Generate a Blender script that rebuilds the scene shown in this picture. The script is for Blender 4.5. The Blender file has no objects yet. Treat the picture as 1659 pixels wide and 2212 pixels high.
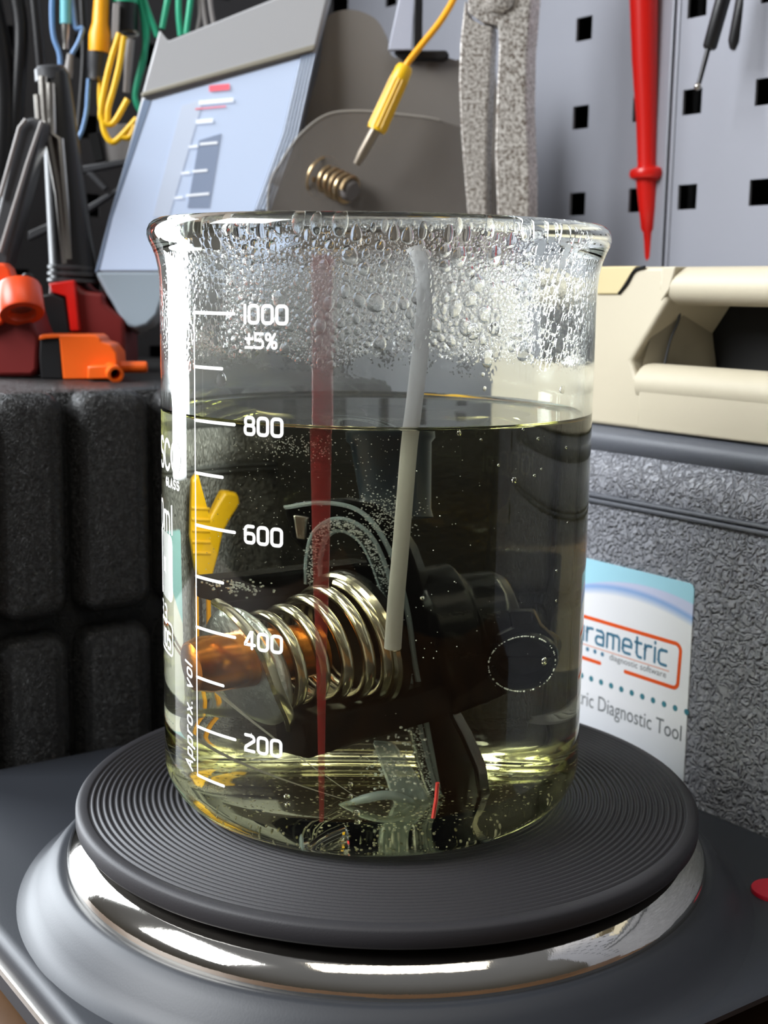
import bpy, bmesh, math, random
import numpy as np
from mathutils import Vector, Matrix, noise
from mathutils.geometry import tessellate_polygon
random.seed(7); rng = random.Random(11)
pi = math.pi
# ---------------------------------------------------------------- camera (lengths in mm until the mesh is made)
F, D, H, YAW, PITCH, ROLL = 2843.80, 324.15, 125.66, 0.006697, 0.165037, 0.016198
S = 0.001
_fw = np.array([math.sin(YAW)*math.cos(PITCH), math.cos(YAW)*math.cos(PITCH), -math.sin(PITCH)])
_rt = np.array([math.cos(YAW), -math.sin(YAW), 0.0]); _up = np.cross(_rt, _fw)
_r2 = _rt*math.cos(ROLL)+_up*math.sin(ROLL); _u2 = -_rt*math.sin(ROLL)+_up*math.cos(ROLL)
CAM = np.array([0.0, -D, H])
sc = bpy.context.scene
cam_data = bpy.data.cameras.new('camera'); cam = bpy.data.objects.new('camera', cam_data)
sc.collection.objects.link(cam); sc.camera = cam
cam.matrix_world = Matrix(((_r2[0], _u2[0], -_fw[0], CAM[0]*S), (_r2[1], _u2[1], -_fw[1], CAM[1]*S), (_r2[2], _u2[2], -_fw[2], CAM[2]*S), (0, 0, 0, 1)))
cam_data.sensor_fit = 'VERTICAL'; cam_data.sensor_height = 36.0; cam_data.lens = F/2212*36
cam_data.clip_start = 0.01; cam_data.clip_end = 30
cam_data.dof.use_dof = True; cam_data.dof.focus_distance = 0.292; cam_data.dof.aperture_fstop = 27
# ---------------------------------------------------------------- world, lamps, exposure
w = bpy.data.worlds.new('room'); sc.world = w; w.use_nodes = True
wn = w.node_tree; bg = wn.nodes['Background']
tc = wn.nodes.new('ShaderNodeTexCoord'); sx = wn.nodes.new('ShaderNodeSeparateXYZ'); rp = wn.nodes.new('ShaderNodeValToRGB')
mr = wn.nodes.new('ShaderNodeMapRange'); mr.inputs[1].default_value = -1; mr.inputs[2].default_value = 1
wn.links.new(tc.outputs['Generated'], sx.inputs[0]); wn.links.new(sx.outputs[2], mr.inputs[0]); wn.links.new(mr.outputs[0], rp.inputs[0]); wn.links.new(rp.outputs[0], bg.inputs[0])
rp.color_ramp.elements[0].color = (.016, .014, .011, 1); rp.color_ramp.elements[1].color = (.15, .155, .165, 1)
rp.color_ramp.elements.new(.5).color = (.05, .046, .04, 1)
bg.inputs[1].default_value = 1.0
def area(name, az, el, dist, sx_, sy_, power, col):
    """a rectangular light source aimed at the beaker; az measured from +y towards +x"""
    a, e = math.radians(az), math.radians(el)
    d = Vector((math.sin(a)*math.cos(e), math.cos(a)*math.cos(e), math.sin(e)))
    L = bpy.data.lights.new(name, 'AREA'); L.shape = 'RECTANGLE'; L.size = sx_; L.size_y = sy_; L.energy = power; L.color = col
    o = bpy.data.objects.new(name, L); sc.collection.objects.link(o)
    o.location = d*dist + Vector((0, 0, .06)); o.rotation_euler = d.to_track_quat('Z', 'Y').to_euler()
    return o
area('window_light', -54, 15, 1.3, .56, 1.05, 24, (.88, .94, 1.0))
area('left_fill_light', -108, 34, 1.7, 1.0, .8, 44, (.94, .97, 1.0))  # unseen fill light added from the left to brighten the right case and label
area('ceiling_light', 172, 66, 1.7, 1.3, .5, 5, (1, .93, .80))
sc.view_settings.view_transform = 'Standard'; sc.view_settings.look = 'None'
sc.view_settings.exposure = 0.45; sc.view_settings.gamma = 1; sc.view_settings.use_curve_mapping = False
sc.cycles.max_bounces = 20; sc.cycles.transmission_bounces = 18; sc.cycles.glossy_bounces = 8; sc.cycles.transparent_max_bounces = 24
# ---------------------------------------------------------------- where things stand
T = math.radians(35)
E1 = np.array([-math.sin(T), math.cos(T), 0]); E2 = np.array([math.cos(T), math.sin(T), 0])   # along the right wall (away), across it
def W(a, b, z): return E1*a + E2*b + np.array([0, 0, z])
def ray(x, y): return CAM, _fw + _r2*(x-829.5)/F - _u2*(y-1106)/F
def hit(x, y, p0, n):
    C, d = ray(x, y); p0 = np.array(p0, float); n = np.array(n, float)
    return C + d*(np.dot(p0-C, n)/np.dot(d, n))
def onz(x, y, z): return hit(x, y, (0, 0, z), (0, 0, 1))
def aty(x, y, Y): return hit(x, y, (0, Y, 0), (0, 1, 0))
def pa(x, y, b):
    p = hit(x, y, E2*b, E2); return float(np.dot(p, E1)), float(p[2])
def pb(x, y, a):
    p = hit(x, y, E1*a, E1); return float(np.dot(p, E2)), float(p[2])
def cyl(x, y, R=52.5):
    C, d = ray(x, y); A = d[0]**2+d[1]**2; B = 2*(C[0]*d[0]+C[1]*d[1]); c = C[0]**2+C[1]**2-R*R
    k = (-B-math.sqrt(max(B*B-4*A*c, 0)))/2/A; return C+k*d
def wat(x, y, Y):
    """a point seen at (x, y) through the water, at depth Y inside the beaker"""
    P = cyl(x, y); d = ray(x, y)[1]; d = d/np.linalg.norm(d)
    n = np.array([P[0], P[1], 0])/52.5; ci = -np.dot(d, n); e = 1/1.33
    k = 1-e*e*(1-ci*ci); t = d*e + n*(e*ci-math.sqrt(k))
    return P + t*((Y-P[1])/t[1])
# ---------------------------------------------------------------- materials
def lin(c):
    if isinstance(c, str): c = tuple(int(c[i:i+2], 16)/255 for i in (0, 2, 4))
    return tuple((v/12.92 if v <= .04045 else ((v+.055)/1.055)**2.4) for v in c)+(1,)
class NT:
    def __init__(s, name):
        s.m = bpy.data.materials.new(name); s.m.use_nodes = True; s.t = s.m.node_tree; s.n = s.t.nodes
        s.out = s.n['Material Output']; s.p = s.n['Principled BSDF']
    def new(s, k, **kw):
        x = s.n.new(k)
        for a, b in kw.items(): setattr(x, a, b)
        return x
    def lk(s, a, b): s.t.links.new(a, b)
def mat(name, col, rough=.5, metal=0, spec=.5, bump=0, scale=400, var=0, vscale=60, coat=0, emis=0, detail=4, trans=0, alpha=1, ior=None):
    q = NT(name); p = q.p
    p.inputs['Base Color'].default_value = lin(col); p.inputs['Roughness'].default_value = rough; p.inputs['Metallic'].default_value = metal
    p.inputs['Specular IOR Level'].default_value = spec; p.inputs['Coat Weight'].default_value = coat; p.inputs['Transmission Weight'].default_value = trans
    p.inputs['Alpha'].default_value = alpha
    if ior: p.inputs['IOR'].default_value = ior
    if emis: p.inputs['Emission Color'].default_value = lin(col); p.inputs['Emission Strength'].default_value = emis
    g = q.new('ShaderNodeNewGeometry')
    if bump:
        nz = q.new('ShaderNodeTexNoise'); nz.inputs['Scale'].default_value = scale; nz.inputs['Detail'].default_value = detail
        q.lk(g.outputs['Position'], nz.inputs['Vector'])
        b = q.new('ShaderNodeBump'); b.inputs['Strength'].default_value = min(bump, 1); b.inputs['Distance'].default_value = .0003
        q.lk(nz.outputs[0], b.inputs['Height']); q.lk(b.outputs[0], p.inputs['Normal'])
    if var:
        nz = q.new('ShaderNodeTexNoise'); nz.inputs['Scale'].default_value = vscale; nz.inputs['Detail'].default_value = 6
        q.lk(g.outputs['Position'], nz.inputs['Vector'])
        mx = q.new('ShaderNodeMix', data_type='RGBA', blend_type='MULTIPLY'); mx.inputs[0].default_value = 1
        mr_ = q.new('ShaderNodeMapRange'); mr_.inputs[1].default_value = .3; mr_.inputs[2].default_value = .7
        mr_.inputs[3].default_value = 1-var; mr_.inputs[4].default_value = 1+var*.4
        q.lk(nz.outputs[0], mr_.inputs[0]); mx.inputs[6].default_value = lin(col); q.lk(mr_.outputs[0], mx.inputs[7]); q.lk(mx.outputs[2], p.inputs['Base Color'])
    return q.m
def glass(name, ior, col=(1, 1, 1), rough=0.0):
    q = NT(name); q.n.remove(q.p)
    b = q.new('ShaderNodeBsdfGlass'); b.inputs['IOR'].default_value = ior; b.inputs['Color'].default_value = (*col, 1); b.inputs['Roughness'].default_value = rough
    q.lk(b.outputs[0], q.out.inputs[0]); return q.m
M = {}
M['glass'] = glass('beaker_glass', 1.47, (.985, .995, .975))
M['drop'] = glass('water_drop', 1.33, (1, 1, 1))
M['liquid_side'] = glass('liquid_against_glass', 1.33/1.47, (.96, .955, .83))
M['liquid_top'] = glass('liquid_surface', 1.33, (.98, .98, .93))
M['bubble'] = glass('air_bubble', 1/1.33)
def mist_glass():
    q = NT('misted_glass'); q.n.remove(q.p)
    g = q.new('ShaderNodeNewGeometry'); sep = q.new('ShaderNodeSeparateXYZ'); q.lk(g.outputs['Position'], sep.inputs[0])
    v = q.new('ShaderNodeTexVoronoi', feature='SMOOTH_F1'); v.inputs['Scale'].default_value = 1150
    q.lk(g.outputs['Position'], v.inputs['Vector'])
    v2 = q.new('ShaderNodeTexNoise'); v2.inputs['Scale'].default_value = 55; v2.inputs['Detail'].default_value = 3
    q.lk(g.outputs['Position'], v2.inputs['Vector'])
    zr = q.new('ShaderNodeMapRange'); zr.inputs[1].default_value = .106; zr.inputs[2].default_value = .120; q.lk(sep.outputs[2], zr.inputs[0])
    mul = q.new('ShaderNodeMath', operation='MULTIPLY'); q.lk(zr.outputs[0], mul.inputs[0])
    r2 = q.new('ShaderNodeMapRange'); r2.inputs[1].default_value = .38; r2.inputs[2].default_value = .55; r2.inputs[3].default_value = .25; q.lk(v2.outputs[0], r2.inputs[0]); q.lk(r2.outputs[0], mul.inputs[1])
    b = q.new('ShaderNodeBump'); b.inputs['Distance'].default_value = .00012; b.invert = True
    q.lk(mul.outputs[0], b.inputs['Strength']); q.lk(v.outputs[0], b.inputs['Height'])
    gl = q.new('ShaderNodeBsdfGlass'); gl.inputs['IOR'].default_value = 1.47; gl.inputs['Color'].default_value = (.985, .995, .985, 1)
    q.lk(b.outputs[0], gl.inputs['Normal'])
    rr = q.new('ShaderNodeMath', operation='MULTIPLY'); rr.inputs[1].default_value = .03; q.lk(zr.outputs[0], rr.inputs[0]); q.lk(rr.outputs[0], gl.inputs['Roughness'])
    tr = q.new('ShaderNodeBsdfTranslucent'); tr.inputs[0].default_value = (.86, .87, .88, 1)
    df = q.new('ShaderNodeBsdfDiffuse'); df.inputs[0].default_value = (.86, .87, .88, 1)
    ms = q.new('ShaderNodeMixShader'); ms.inputs[0].default_value = .5; q.lk(tr.outputs[0], ms.inputs[1]); q.lk(df.outputs[0], ms.inputs[2])
    fz = q.new('ShaderNodeMapRange'); fz.inputs[1].default_value = .098; fz.inputs[2].default_value = .116; fz.inputs[3].default_value = .06; fz.inputs[4].default_value = .16; q.lk(sep.outputs[2], fz.inputs[0])
    fm = q.new('ShaderNodeMath', operation='MULTIPLY'); q.lk(fz.outputs[0], fm.inputs[0])
    r3 = q.new('ShaderNodeMapRange'); r3.inputs[1].default_value = .3; r3.inputs[2].default_value = .7; r3.inputs[3].default_value = .8; r3.inputs[4].default_value = 1.35; q.lk(v2.outputs[0], r3.inputs[0]); q.lk(r3.outputs[0], fm.inputs[1])
    m2 = q.new('ShaderNodeMixShader'); q.lk(fm.outputs[0], m2.inputs[0]); q.lk(gl.outputs[0], m2.inputs[1]); q.lk(ms.outputs[0], m2.inputs[2])
    q.lk(m2.outputs[0], q.out.inputs[0]); return q.m
M['mist'] = mist_glass()
def leather(name, col, scale, dist, rough=.42):
    q = NT(name); p = q.p; p.inputs['Base Color'].default_value = lin(col); p.inputs['Roughness'].default_value = rough
    g = q.new('ShaderNodeNewGeometry')
    nz = q.new('ShaderNodeTexNoise'); nz.inputs['Scale'].default_value = scale*.6; nz.inputs['Detail'].default_value = 2; q.lk(g.outputs['Position'], nz.inputs['Vector'])
    ad = q.new('ShaderNodeVectorMath', operation='MULTIPLY_ADD'); ad.inputs[1].default_value = (.008,)*3
    q.lk(nz.outputs['Color'], ad.inputs[0]); q.lk(g.outputs['Position'], ad.inputs[2])
    v = q.new('ShaderNodeTexVoronoi', feature='DISTANCE_TO_EDGE'); v.inputs['Scale'].default_value = scale; q.lk(ad.outputs[0], v.inputs['Vector'])
    v2 = q.new('ShaderNodeTexNoise'); v2.inputs['Scale'].default_value = scale*1.35; v2.inputs['Detail'].default_value = 0; v2.inputs['Distortion'].default_value = 1.2; q.lk(ad.outputs[0], v2.inputs['Vector'])
    m1 = q.new('ShaderNodeMapRange'); m1.inputs[1].default_value = .02; m1.inputs[2].default_value = .22; m1.interpolation_type = 'SMOOTHSTEP'; q.lk(v.outputs[0], m1.inputs[0])
    m2 = q.new('ShaderNodeMapRange'); m2.inputs[1].default_value = .42; m2.inputs[2].default_value = .58; m2.interpolation_type = 'SMOOTHSTEP'; q.lk(v2.outputs[0], m2.inputs[0])
    a = q.new('ShaderNodeMath', operation='MULTIPLY_ADD'); a.inputs[1].default_value = .8; q.lk(m1.outputs[0], a.inputs[0]); q.lk(m2.outputs[0], a.inputs[2])
    b = q.new('ShaderNodeBump'); b.inputs['Strength'].default_value = 1; b.inputs['Distance'].default_value = dist; q.lk(a.outputs[0], b.inputs['Height']); q.lk(b.outputs[0], p.inputs['Normal'])
    return q.m
M['leather'] = leather('grained_grey_plastic', '9b9da5', 330, .0011, .40)
M['rail'] = mat('smooth_grey_plastic', '5c5f66', .42, bump=.15, scale=900)
M['blackcase'] = leather('fine_grained_black_plastic', '1b1b1b', 700, .0003, .36)
M['blackplastic'] = mat('black_plastic', '141416', .38, bump=.1, scale=700)
M['blackwet'] = mat('wet_black_plastic', '08090a', .24, spec=.1, bump=.3, scale=500)
M['darkgrey'] = mat('dark_grey_plastic', '3a3b3e', .4)
M['plate'] = mat('matte_black_ceramic', '29282b', .55, spec=.35, bump=.12, scale=2500)
M['chrome'] = mat('polished_chrome', 'd8d4cc', .07, metal=1, bump=.12, scale=300)
M['body'] = mat('satin_dark_grey_body', '26292f', .50, spec=.5, bump=.06, scale=1800)
M['beige'] = mat('warm_beige_plastic', 'bdb49e', .55, bump=.05, scale=500)
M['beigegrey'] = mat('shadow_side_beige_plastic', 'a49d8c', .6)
M['cream'] = mat('cream_latch_plastic', 'c4b488', .55)
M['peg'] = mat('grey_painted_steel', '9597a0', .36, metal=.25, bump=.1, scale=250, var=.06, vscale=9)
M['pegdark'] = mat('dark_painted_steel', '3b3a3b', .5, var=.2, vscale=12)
M['void'] = mat('dark_gap', '050505', .9)
M['wood'] = mat('brown_wooden_bench', '553a20', .5, bump=.4, scale=120, var=.4, vscale=25)
M['red'] = mat('glossy_red_plastic', 'd01a12', .3)
M['redbutton'] = mat('red_button_plastic', 'b5122a', .35)
M['darkred'] = mat('dark_red_plastic', '6f120f', .5)
M['orange'] = mat('orange_plastic', 'ee6212', .38)
M['redorange'] = mat('red_orange_plastic', 'e04a1c', .35)
M['yellow'] = mat('yellow_rubber', 'f0bc14', .38)
M['amberyellow'] = mat('amber_yellow_rubber', 'f5a90a', .4)
M['green'] = mat('green_cable', '2aa880', .4)
M['blue'] = mat('pale_blue_cable', '6c93c4', .4)
M['teal'] = mat('teal_connector', '6cb8c4', .4)
M['greycable'] = mat('grey_cable', '8a8684', .45)
M['steel'] = mat('brushed_steel', 'b0aca6', .3, metal=1, bump=.2, scale=900)
M['springsteel'] = mat('spring_steel', 'cfc8b4', .16, metal=1)
M['disc'] = mat('silver_valve_metal', 'c9cfd6', .28, metal=1, bump=.9, scale=420)
M['copper'] = mat('copper', 'e8923e', .26, metal=1, bump=.12, scale=450, var=.35, vscale=120)
M['print'] = mat('white_ceramic_print', 'f2f2f0', .6, emis=0)
M['tie'] = mat('milky_nylon', 'dcdbdc', .4, bump=.3, scale=600, alpha=.8)
M['redreflection'] = mat('red_reflection_tint', 'a83034', .2, alpha=.33)
M['gasket'] = mat('clear_rubber_gasket', 'a4b4ba', .18, bump=.8, scale=700, alpha=.5)
M['visor'] = mat('smoked_translucent_plastic', '7d7770', .35, alpha=.82)
M['visor2'] = mat('smoked_translucent_plastic_front', '76706a', .3, alpha=.55)
M['visorrim'] = mat('frosted_edge_plastic', 'a8a39b', .3, alpha=.5)
M['tabframe'] = mat('grey_tablet_plastic', 'acadb0', .5)
M['tabband'] = mat('tablet_lip_plastic', '8f8b7e', .45)
M['screen'] = mat('sky_reflection_screen', 'b2c0d8', .18, emis=.30)  # the sky's reflection is put into the screen colour and a mild glow
M['screenedge'] = mat('screen_border', '7f8fa8', .3, emis=.05)
M['screenreflection'] = mat('dark_screen_reflection', '8592aa', .3, emis=.15)
M['whitetext'] = mat('white_screen_text', 'e8edf4', .4, emis=.25)
M['redtext'] = mat('red_screen_text', 'e46a78', .4, emis=.3)
def pliers_mat():
    q = NT('worn_pitted_steel'); p = q.p; p.inputs['Metallic'].default_value = .35
    g = q.new('ShaderNodeNewGeometry'); nz = q.new('ShaderNodeTexNoise'); nz.inputs['Scale'].default_value = 900; nz.inputs['Detail'].default_value = 5; nz.inputs['Roughness'].default_value = .7
    q.lk(g.outputs['Position'], nz.inputs['Vector']); r = q.new('ShaderNodeValToRGB'); q.lk(nz.outputs[0], r.inputs[0])
    r.color_ramp.elements[0].position = .40; r.color_ramp.elements[0].color = lin('6e6156'); r.color_ramp.elements[1].position = .58; r.color_ramp.elements[1].color = lin('e6e2dc')
    q.lk(r.outputs[0], p.inputs['Base Color']); p.inputs['Roughness'].default_value = .38
    b = q.new('ShaderNodeBump'); b.inputs['Strength'].default_value = .6; b.inputs['Distance'].default_value = .0002; q.lk(nz.outputs[0], b.inputs['Height']); q.lk(b.outputs[0], p.inputs['Normal'])
    return q.m
M['pliers'] = pliers_mat()
def sticker_mat():
    """printed label: pale blue band over white, curved blue swoosh, fading to pale blue-grey; UV in label units"""
    q = NT('printed_label'); p = q.p; p.inputs['Roughness'].default_value = .32
    uv = q.new('ShaderNodeTexCoord'); s = q.new('ShaderNodeSeparateXYZ'); q.lk(uv.outputs['UV'], s.inputs[0])
    def ma(op, a, b, c=None):
        n = q.new('ShaderNodeMath', operation=op)
        for i, v in enumerate((a, b, c)):
            if v is None: continue
            if isinstance(v, (int, float)): n.inputs[i].default_value = v
            else: q.lk(v, n.inputs[i])
        return n.outputs[0]
    X, Y = s.outputs[0], s.outputs[1]
    # arc height over the label: v0 = .86 - k*(u-.25)^2
    u1 = ma('SUBTRACT', X, .80); arc = ma('SUBTRACT', .945, ma('MULTIPLY', ma('MULTIPLY', u1, u1), .62)); u2 = ma('SUBTRACT', X, .72); arc2 = ma('SUBTRACT', .905, ma('MULTIPLY', ma('MULTIPLY', u2, u2), .58))
    d1 = ma('SUBTRACT', Y, arc); d2 = ma('SUBTRACT', Y, arc2)
    f1 = q.new('ShaderNodeMapRange'); f1.inputs[1].default_value = -.004; f1.inputs[2].default_value = .004; q.lk(d1, f1.inputs[0])
    f2 = q.new('ShaderNodeMapRange'); f2.inputs[1].default_value = -.035; f2.inputs[2].default_value = .005; q.lk(d2, f2.inputs[0])
    f3 = q.new('ShaderNodeMapRange'); f3.inputs[1].default_value = -.002; f3.inputs[2].default_value = .02; q.lk(d2, f3.inputs[0])
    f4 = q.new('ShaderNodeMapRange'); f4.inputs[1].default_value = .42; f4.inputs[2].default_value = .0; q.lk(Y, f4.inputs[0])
    def mx(f, a, b):
        n = q.new('ShaderNodeMix', data_type='RGBA'); q.lk(f, n.inputs[0])
        for i, v in ((6, a), (7, b)):
            if isinstance(v, tuple): n.inputs[i].default_value = v
            else: q.lk(v, n.inputs[i])
        return n.outputs[2]
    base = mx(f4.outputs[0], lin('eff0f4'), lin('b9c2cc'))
    c = mx(f2.outputs[0], base, lin('78a8e2')); c = mx(f3.outputs[0], c, lin('ccd2ee')); c = mx(f1.outputs[0], c, lin('a9dcee'))
    q.lk(c, p.inputs['Base Color']); return q.m
M['label'] = sticker_mat()
M['inkorange'] = mat('orange_ink', 'e8581a', .5); M['inkblue'] = mat('steel_blue_ink', '4a7d99', .5); M['inkteal'] = mat('teal_ink', '3d8090', .5)
M['inkgrey'] = mat('grey_ink', '6f7478', .5); M['inkpink'] = mat('salmon_ink', 'e3a793', .5); M['redbit'] = mat('bright_red_plastic_bit', 'f04046', .4, emis=0)
M['sediment'] = mat('pale_sediment', '98947c', .6)
# ---------------------------------------------------------------- object helpers
COL = sc.collection
def tag(o, label=None, cat=None, group=None, kind=None):
    if label: o['label'] = label
    if cat: o['category'] = cat
    if group: o['group'] = group
    if kind: o['kind'] = kind
    return o
def root(name, loc, label, cat, group=None, kind=None):
    o = bpy.data.objects.new(name, None); COL.objects.link(o); o.location = Vector(loc)*S; o.empty_display_size = .01
    return tag(o, label, cat, group, kind)
def worigin(o):
    v = Vector((0, 0, 0))
    while o is not None: v += o.location; o = o.parent
    return v
def obj(name, vf, m, parent=None, smooth=True, bevel=0, seg=2, origin=None, label=None, mats=None, mi=None, uv=None, subsurf=0):
    """links verts (world mm) and faces as one mesh object"""
    v, f = vf
    V = np.array(v, float)*S
    if parent is not None: off = np.array(worigin(parent))
    else:
        off = np.array(origin, float)*S if origin is not None else np.array([(V[:, 0].min()+V[:, 0].max())/2, (V[:, 1].min()+V[:, 1].max())/2, V[:, 2].min()])
    po = off
    if parent is not None and origin is None: o_loc = np.zeros(3)
    else: o_loc = off if parent is None else np.zeros(3)
    me = bpy.data.meshes.new(name); me.from_pydata([tuple(x) for x in (V-off)], [], [tuple(x) for x in f]); me.validate()
    for mm in (mats or [m]): me.materials.append(mm)
    if mi is not None: me.polygons.foreach_set('material_index', mi)
    if smooth: me.polygons.foreach_set('use_smooth', [True]*len(me.polygons))
    if uv is not None:
        L = me.uv_layers.new(name='UVMap')
        for lp in me.loops: L.data[lp.index].uv = uv[lp.vertex_index]
    me.update()
    o = bpy.data.objects.new(name, me); COL.objects.link(o)
    if parent is not None: o.parent = parent
    o.location = Vector(o_loc)
    if bevel:
        b = o.modifiers.new('b', 'BEVEL'); b.width = bevel*S; b.segments = seg; b.limit_method = 'ANGLE'; b.angle_limit = .6
    if subsurf:
        ss = o.modifiers.new('s', 'SUBSURF'); ss.levels = subsurf; ss.render_levels = subsurf
    if smooth and (bevel or True) and not subsurf:
        try: me.set_sharp_from_angle(angle=math.radians(40))
        except Exception: pass
    if label: o['label'] = label
    return o
def join(*vfs):
    V, Fc = [], []
    for v, f in vfs:
        n = len(V); V += [tuple(x) for x in v]; Fc += [tuple(i+n for i in q) for q in f]
    return V, Fc
def fix(vf):
    """consistent outward normals"""
    bm = bmesh.new(); vs = [bm.verts.new(x) for x in vf[0]]
    for q in vf[1]:
        try: bm.faces.new([vs[i] for i in q])
        except ValueError: pass
    bmesh.ops.recalc_face_normals(bm, faces=bm.faces)
    bm.verts.index_update(); r = ([tuple(v.co) for v in bm.verts], [[v.index for v in f.verts] for f in bm.faces]); bm.free(); return r
def revolve(prof, seg=128, center=(0, 0, 0), u=(1, 0, 0), v=(0, 1, 0), ax=(0, 0, 1), caps=False, closed=False, arc=None):
    u, v, ax, c = map(lambda q: np.array(q, float), (u, v, ax, center)); V, Fc = [], []
    n = len(prof)
    for i in range(seg):
        t = 2*pi*i/seg
        for r, z in prof: V.append(c + (u*math.cos(t)+v*math.sin(t))*r + ax*z)
    for i in range(seg):
        j = (i+1) % seg
        for k in range(n if closed else n-1):
            l = (k+1) % n
            Fc.append((i*n+k, j*n+k, j*n+l, i*n+l))
    if caps: Fc.append([i*n for i in range(seg)][::-1]); Fc.append([i*n+n-1 for i in range(seg)])
    return V, Fc
def frame(axis, hint=(0, 0, 1)):
    a = np.array(axis, float); a /= np.linalg.norm(a); h = np.array(hint, float)
    if abs(np.dot(a, h)) > .95: h = np.array([1., 0, 0])
    u = np.cross(h, a); u /= np.linalg.norm(u); return u, np.cross(a, u), a
def lathe(p0, p1, prof, seg=32, caps=True):
    """prof: (t along p0->p1 as 0..1 , radius mm)"""
    p0, p1 = np.array(p0, float), np.array(p1, float); L = np.linalg.norm(p1-p0); u, v, a = frame(p1-p0)
    return fix(revolve([(r, t*L) for t, r in prof], seg, p0, u, v, a, caps=caps))
def tube(pts, rad, seg=12, flat=1.0, hint=(0, 0, 1), caps=True):
    P = [np.array(p, float) for p in pts]; n = len(P); V, Fc = [], []
    if not hasattr(rad, '__len__'): rad = [rad]*n
    tg = [P[min(i+1, n-1)]-P[max(i-1, 0)] for i in range(n)]
    u, v, a = frame(tg[0], hint)
    for i in range(n):
        a = tg[i]/max(np.linalg.norm(tg[i]), 1e-9); u = u-a*np.dot(u, a); u /= np.linalg.norm(u); v = np.cross(a, u)
        for k in range(seg):
            t = 2*pi*k/seg; V.append(P[i] + (u*math.cos(t)+v*math.sin(t)*flat)*rad[i])
    for i in range(n-1):
        for k in range(seg):
            l = (k+1) % seg; Fc.append((i*seg+k, i*seg+l, (i+1)*seg+l, (i+1)*seg+k))
    if caps: Fc.append(list(range(seg))[::-1]); Fc.append([(n-1)*seg+k for k in range(seg)])
    return V, Fc
def smoothpts(pts, n=10):
    P = [np.array(p, float) for p in pts]; P = [2*P[0]-P[1]]+P+[2*P[-1]-P[-2]]; out = []
    for i in range(1, len(P)-2):
        for k in range(n):
            t = k/n; a, b, c, d = P[i-1:i+3]
            out.append(.5*((2*b)+(-a+c)*t+(2*a-5*b+4*c-d)*t*t+(-a+3*b-3*c+d)*t**3))
    out.append(P[-2]); return out
def slab(outline, off):
    """closed outline (3D points) extruded by the vector off"""
    P = [np.array(p, float) for p in outline]; n = len(P); o = np.array(off, float)
    V = [tuple(p) for p in P]+[tuple(p+o) for p in P]
    return fix((V, [list(range(n)), [n+i for i in range(n)][::-1]]+[(i, (i+1) % n, n+(i+1) % n, n+i) for i in range(n)]))
def box(a0, a1, b0, b1, z0, z1):
    """a box in the wall's own axes"""
    return slab([W(a0, b0, z0), W(a1, b0, z0), W(a1, b0, z1), W(a0, b0, z1)], E2*(b1-b0))
def rrect(x0, y0, x1, y1, r, n=5):
    out = []
    for cx, cy, s in ((x1-r, y0+r, -90), (x1-r, y1-r, 0), (x0+r, y1-r, 90), (x0+r, y0+r, 180)):
        for k in range(n+1):
            t = math.radians(s+90*k/n); out.append((cx+r*math.cos(t), cy+r*math.sin(t)))
    return out
def ribbon2(pts, w, closed=False, step=.6):
    """flat stroke along a 2D polyline: quads with mitred joins, round ends"""
    P = [np.array(p, float) for p in pts]; Q = []
    m = len(P) if closed else len(P)-1
    for i in range(m):
        a, b = P[i], P[(i+1) % len(P)]; k = max(1, int(np.linalg.norm(b-a)/step))
        for j in range(k): Q.append(a+(b-a)*j/k)
    if not closed: Q.append(P[-1])
    n = len(Q); V, Fc = [], []
    for i in range(n):
        if closed: d0, d1 = Q[i]-Q[i-1], Q[(i+1) % n]-Q[i]
        else: d0 = Q[i]-Q[i-1] if i else Q[1]-Q[0]; d1 = Q[i+1]-Q[i] if i < n-1 else Q[i]-Q[i-1]
        d0 = d0/max(np.linalg.norm(d0), 1e-9); d1 = d1/max(np.linalg.norm(d1), 1e-9); t = d0+d1
        if np.linalg.norm(t) < 1e-6: t = d0
        t /= np.linalg.norm(t); c = max(np.dot(t, d0), .5); nn = np.array([-t[1], t[0]])*w/2/c
        V += [Q[i]+nn, Q[i]-nn]
    for i in range(n if closed else n-1):
        j = (i+1) % n; Fc.append((2*i+1, 2*j+1, 2*j, 2*i))
    if not closed:
        for c, dr in ((0, Q[0]-Q[1]), (n-1, Q[-1]-Q[-2])):
            ang = math.atan2(dr[1], dr[0]); b0 = len(V); V.append(Q[c])
            for k in range(7): t = ang-pi/2+pi*k/6; V.append(Q[c]+np.array([math.cos(t), math.sin(t)])*w/2)
            for k in range(6): Fc.append((b0, b0+1+k, b0+2+k))
    return V, Fc
def arcp(cx, cy, rx, ry, a0, a1, n=8):
    return [(cx+rx*math.cos(math.radians(a0+(a1-a0)*k/n)), cy+ry*math.sin(math.radians(a0+(a1-a0)*k/n))) for k in range(n+1)]
RR = lambda x0, y0, x1, y1, r=.22: rrect(x0, y0, x1, y1, r)
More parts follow.
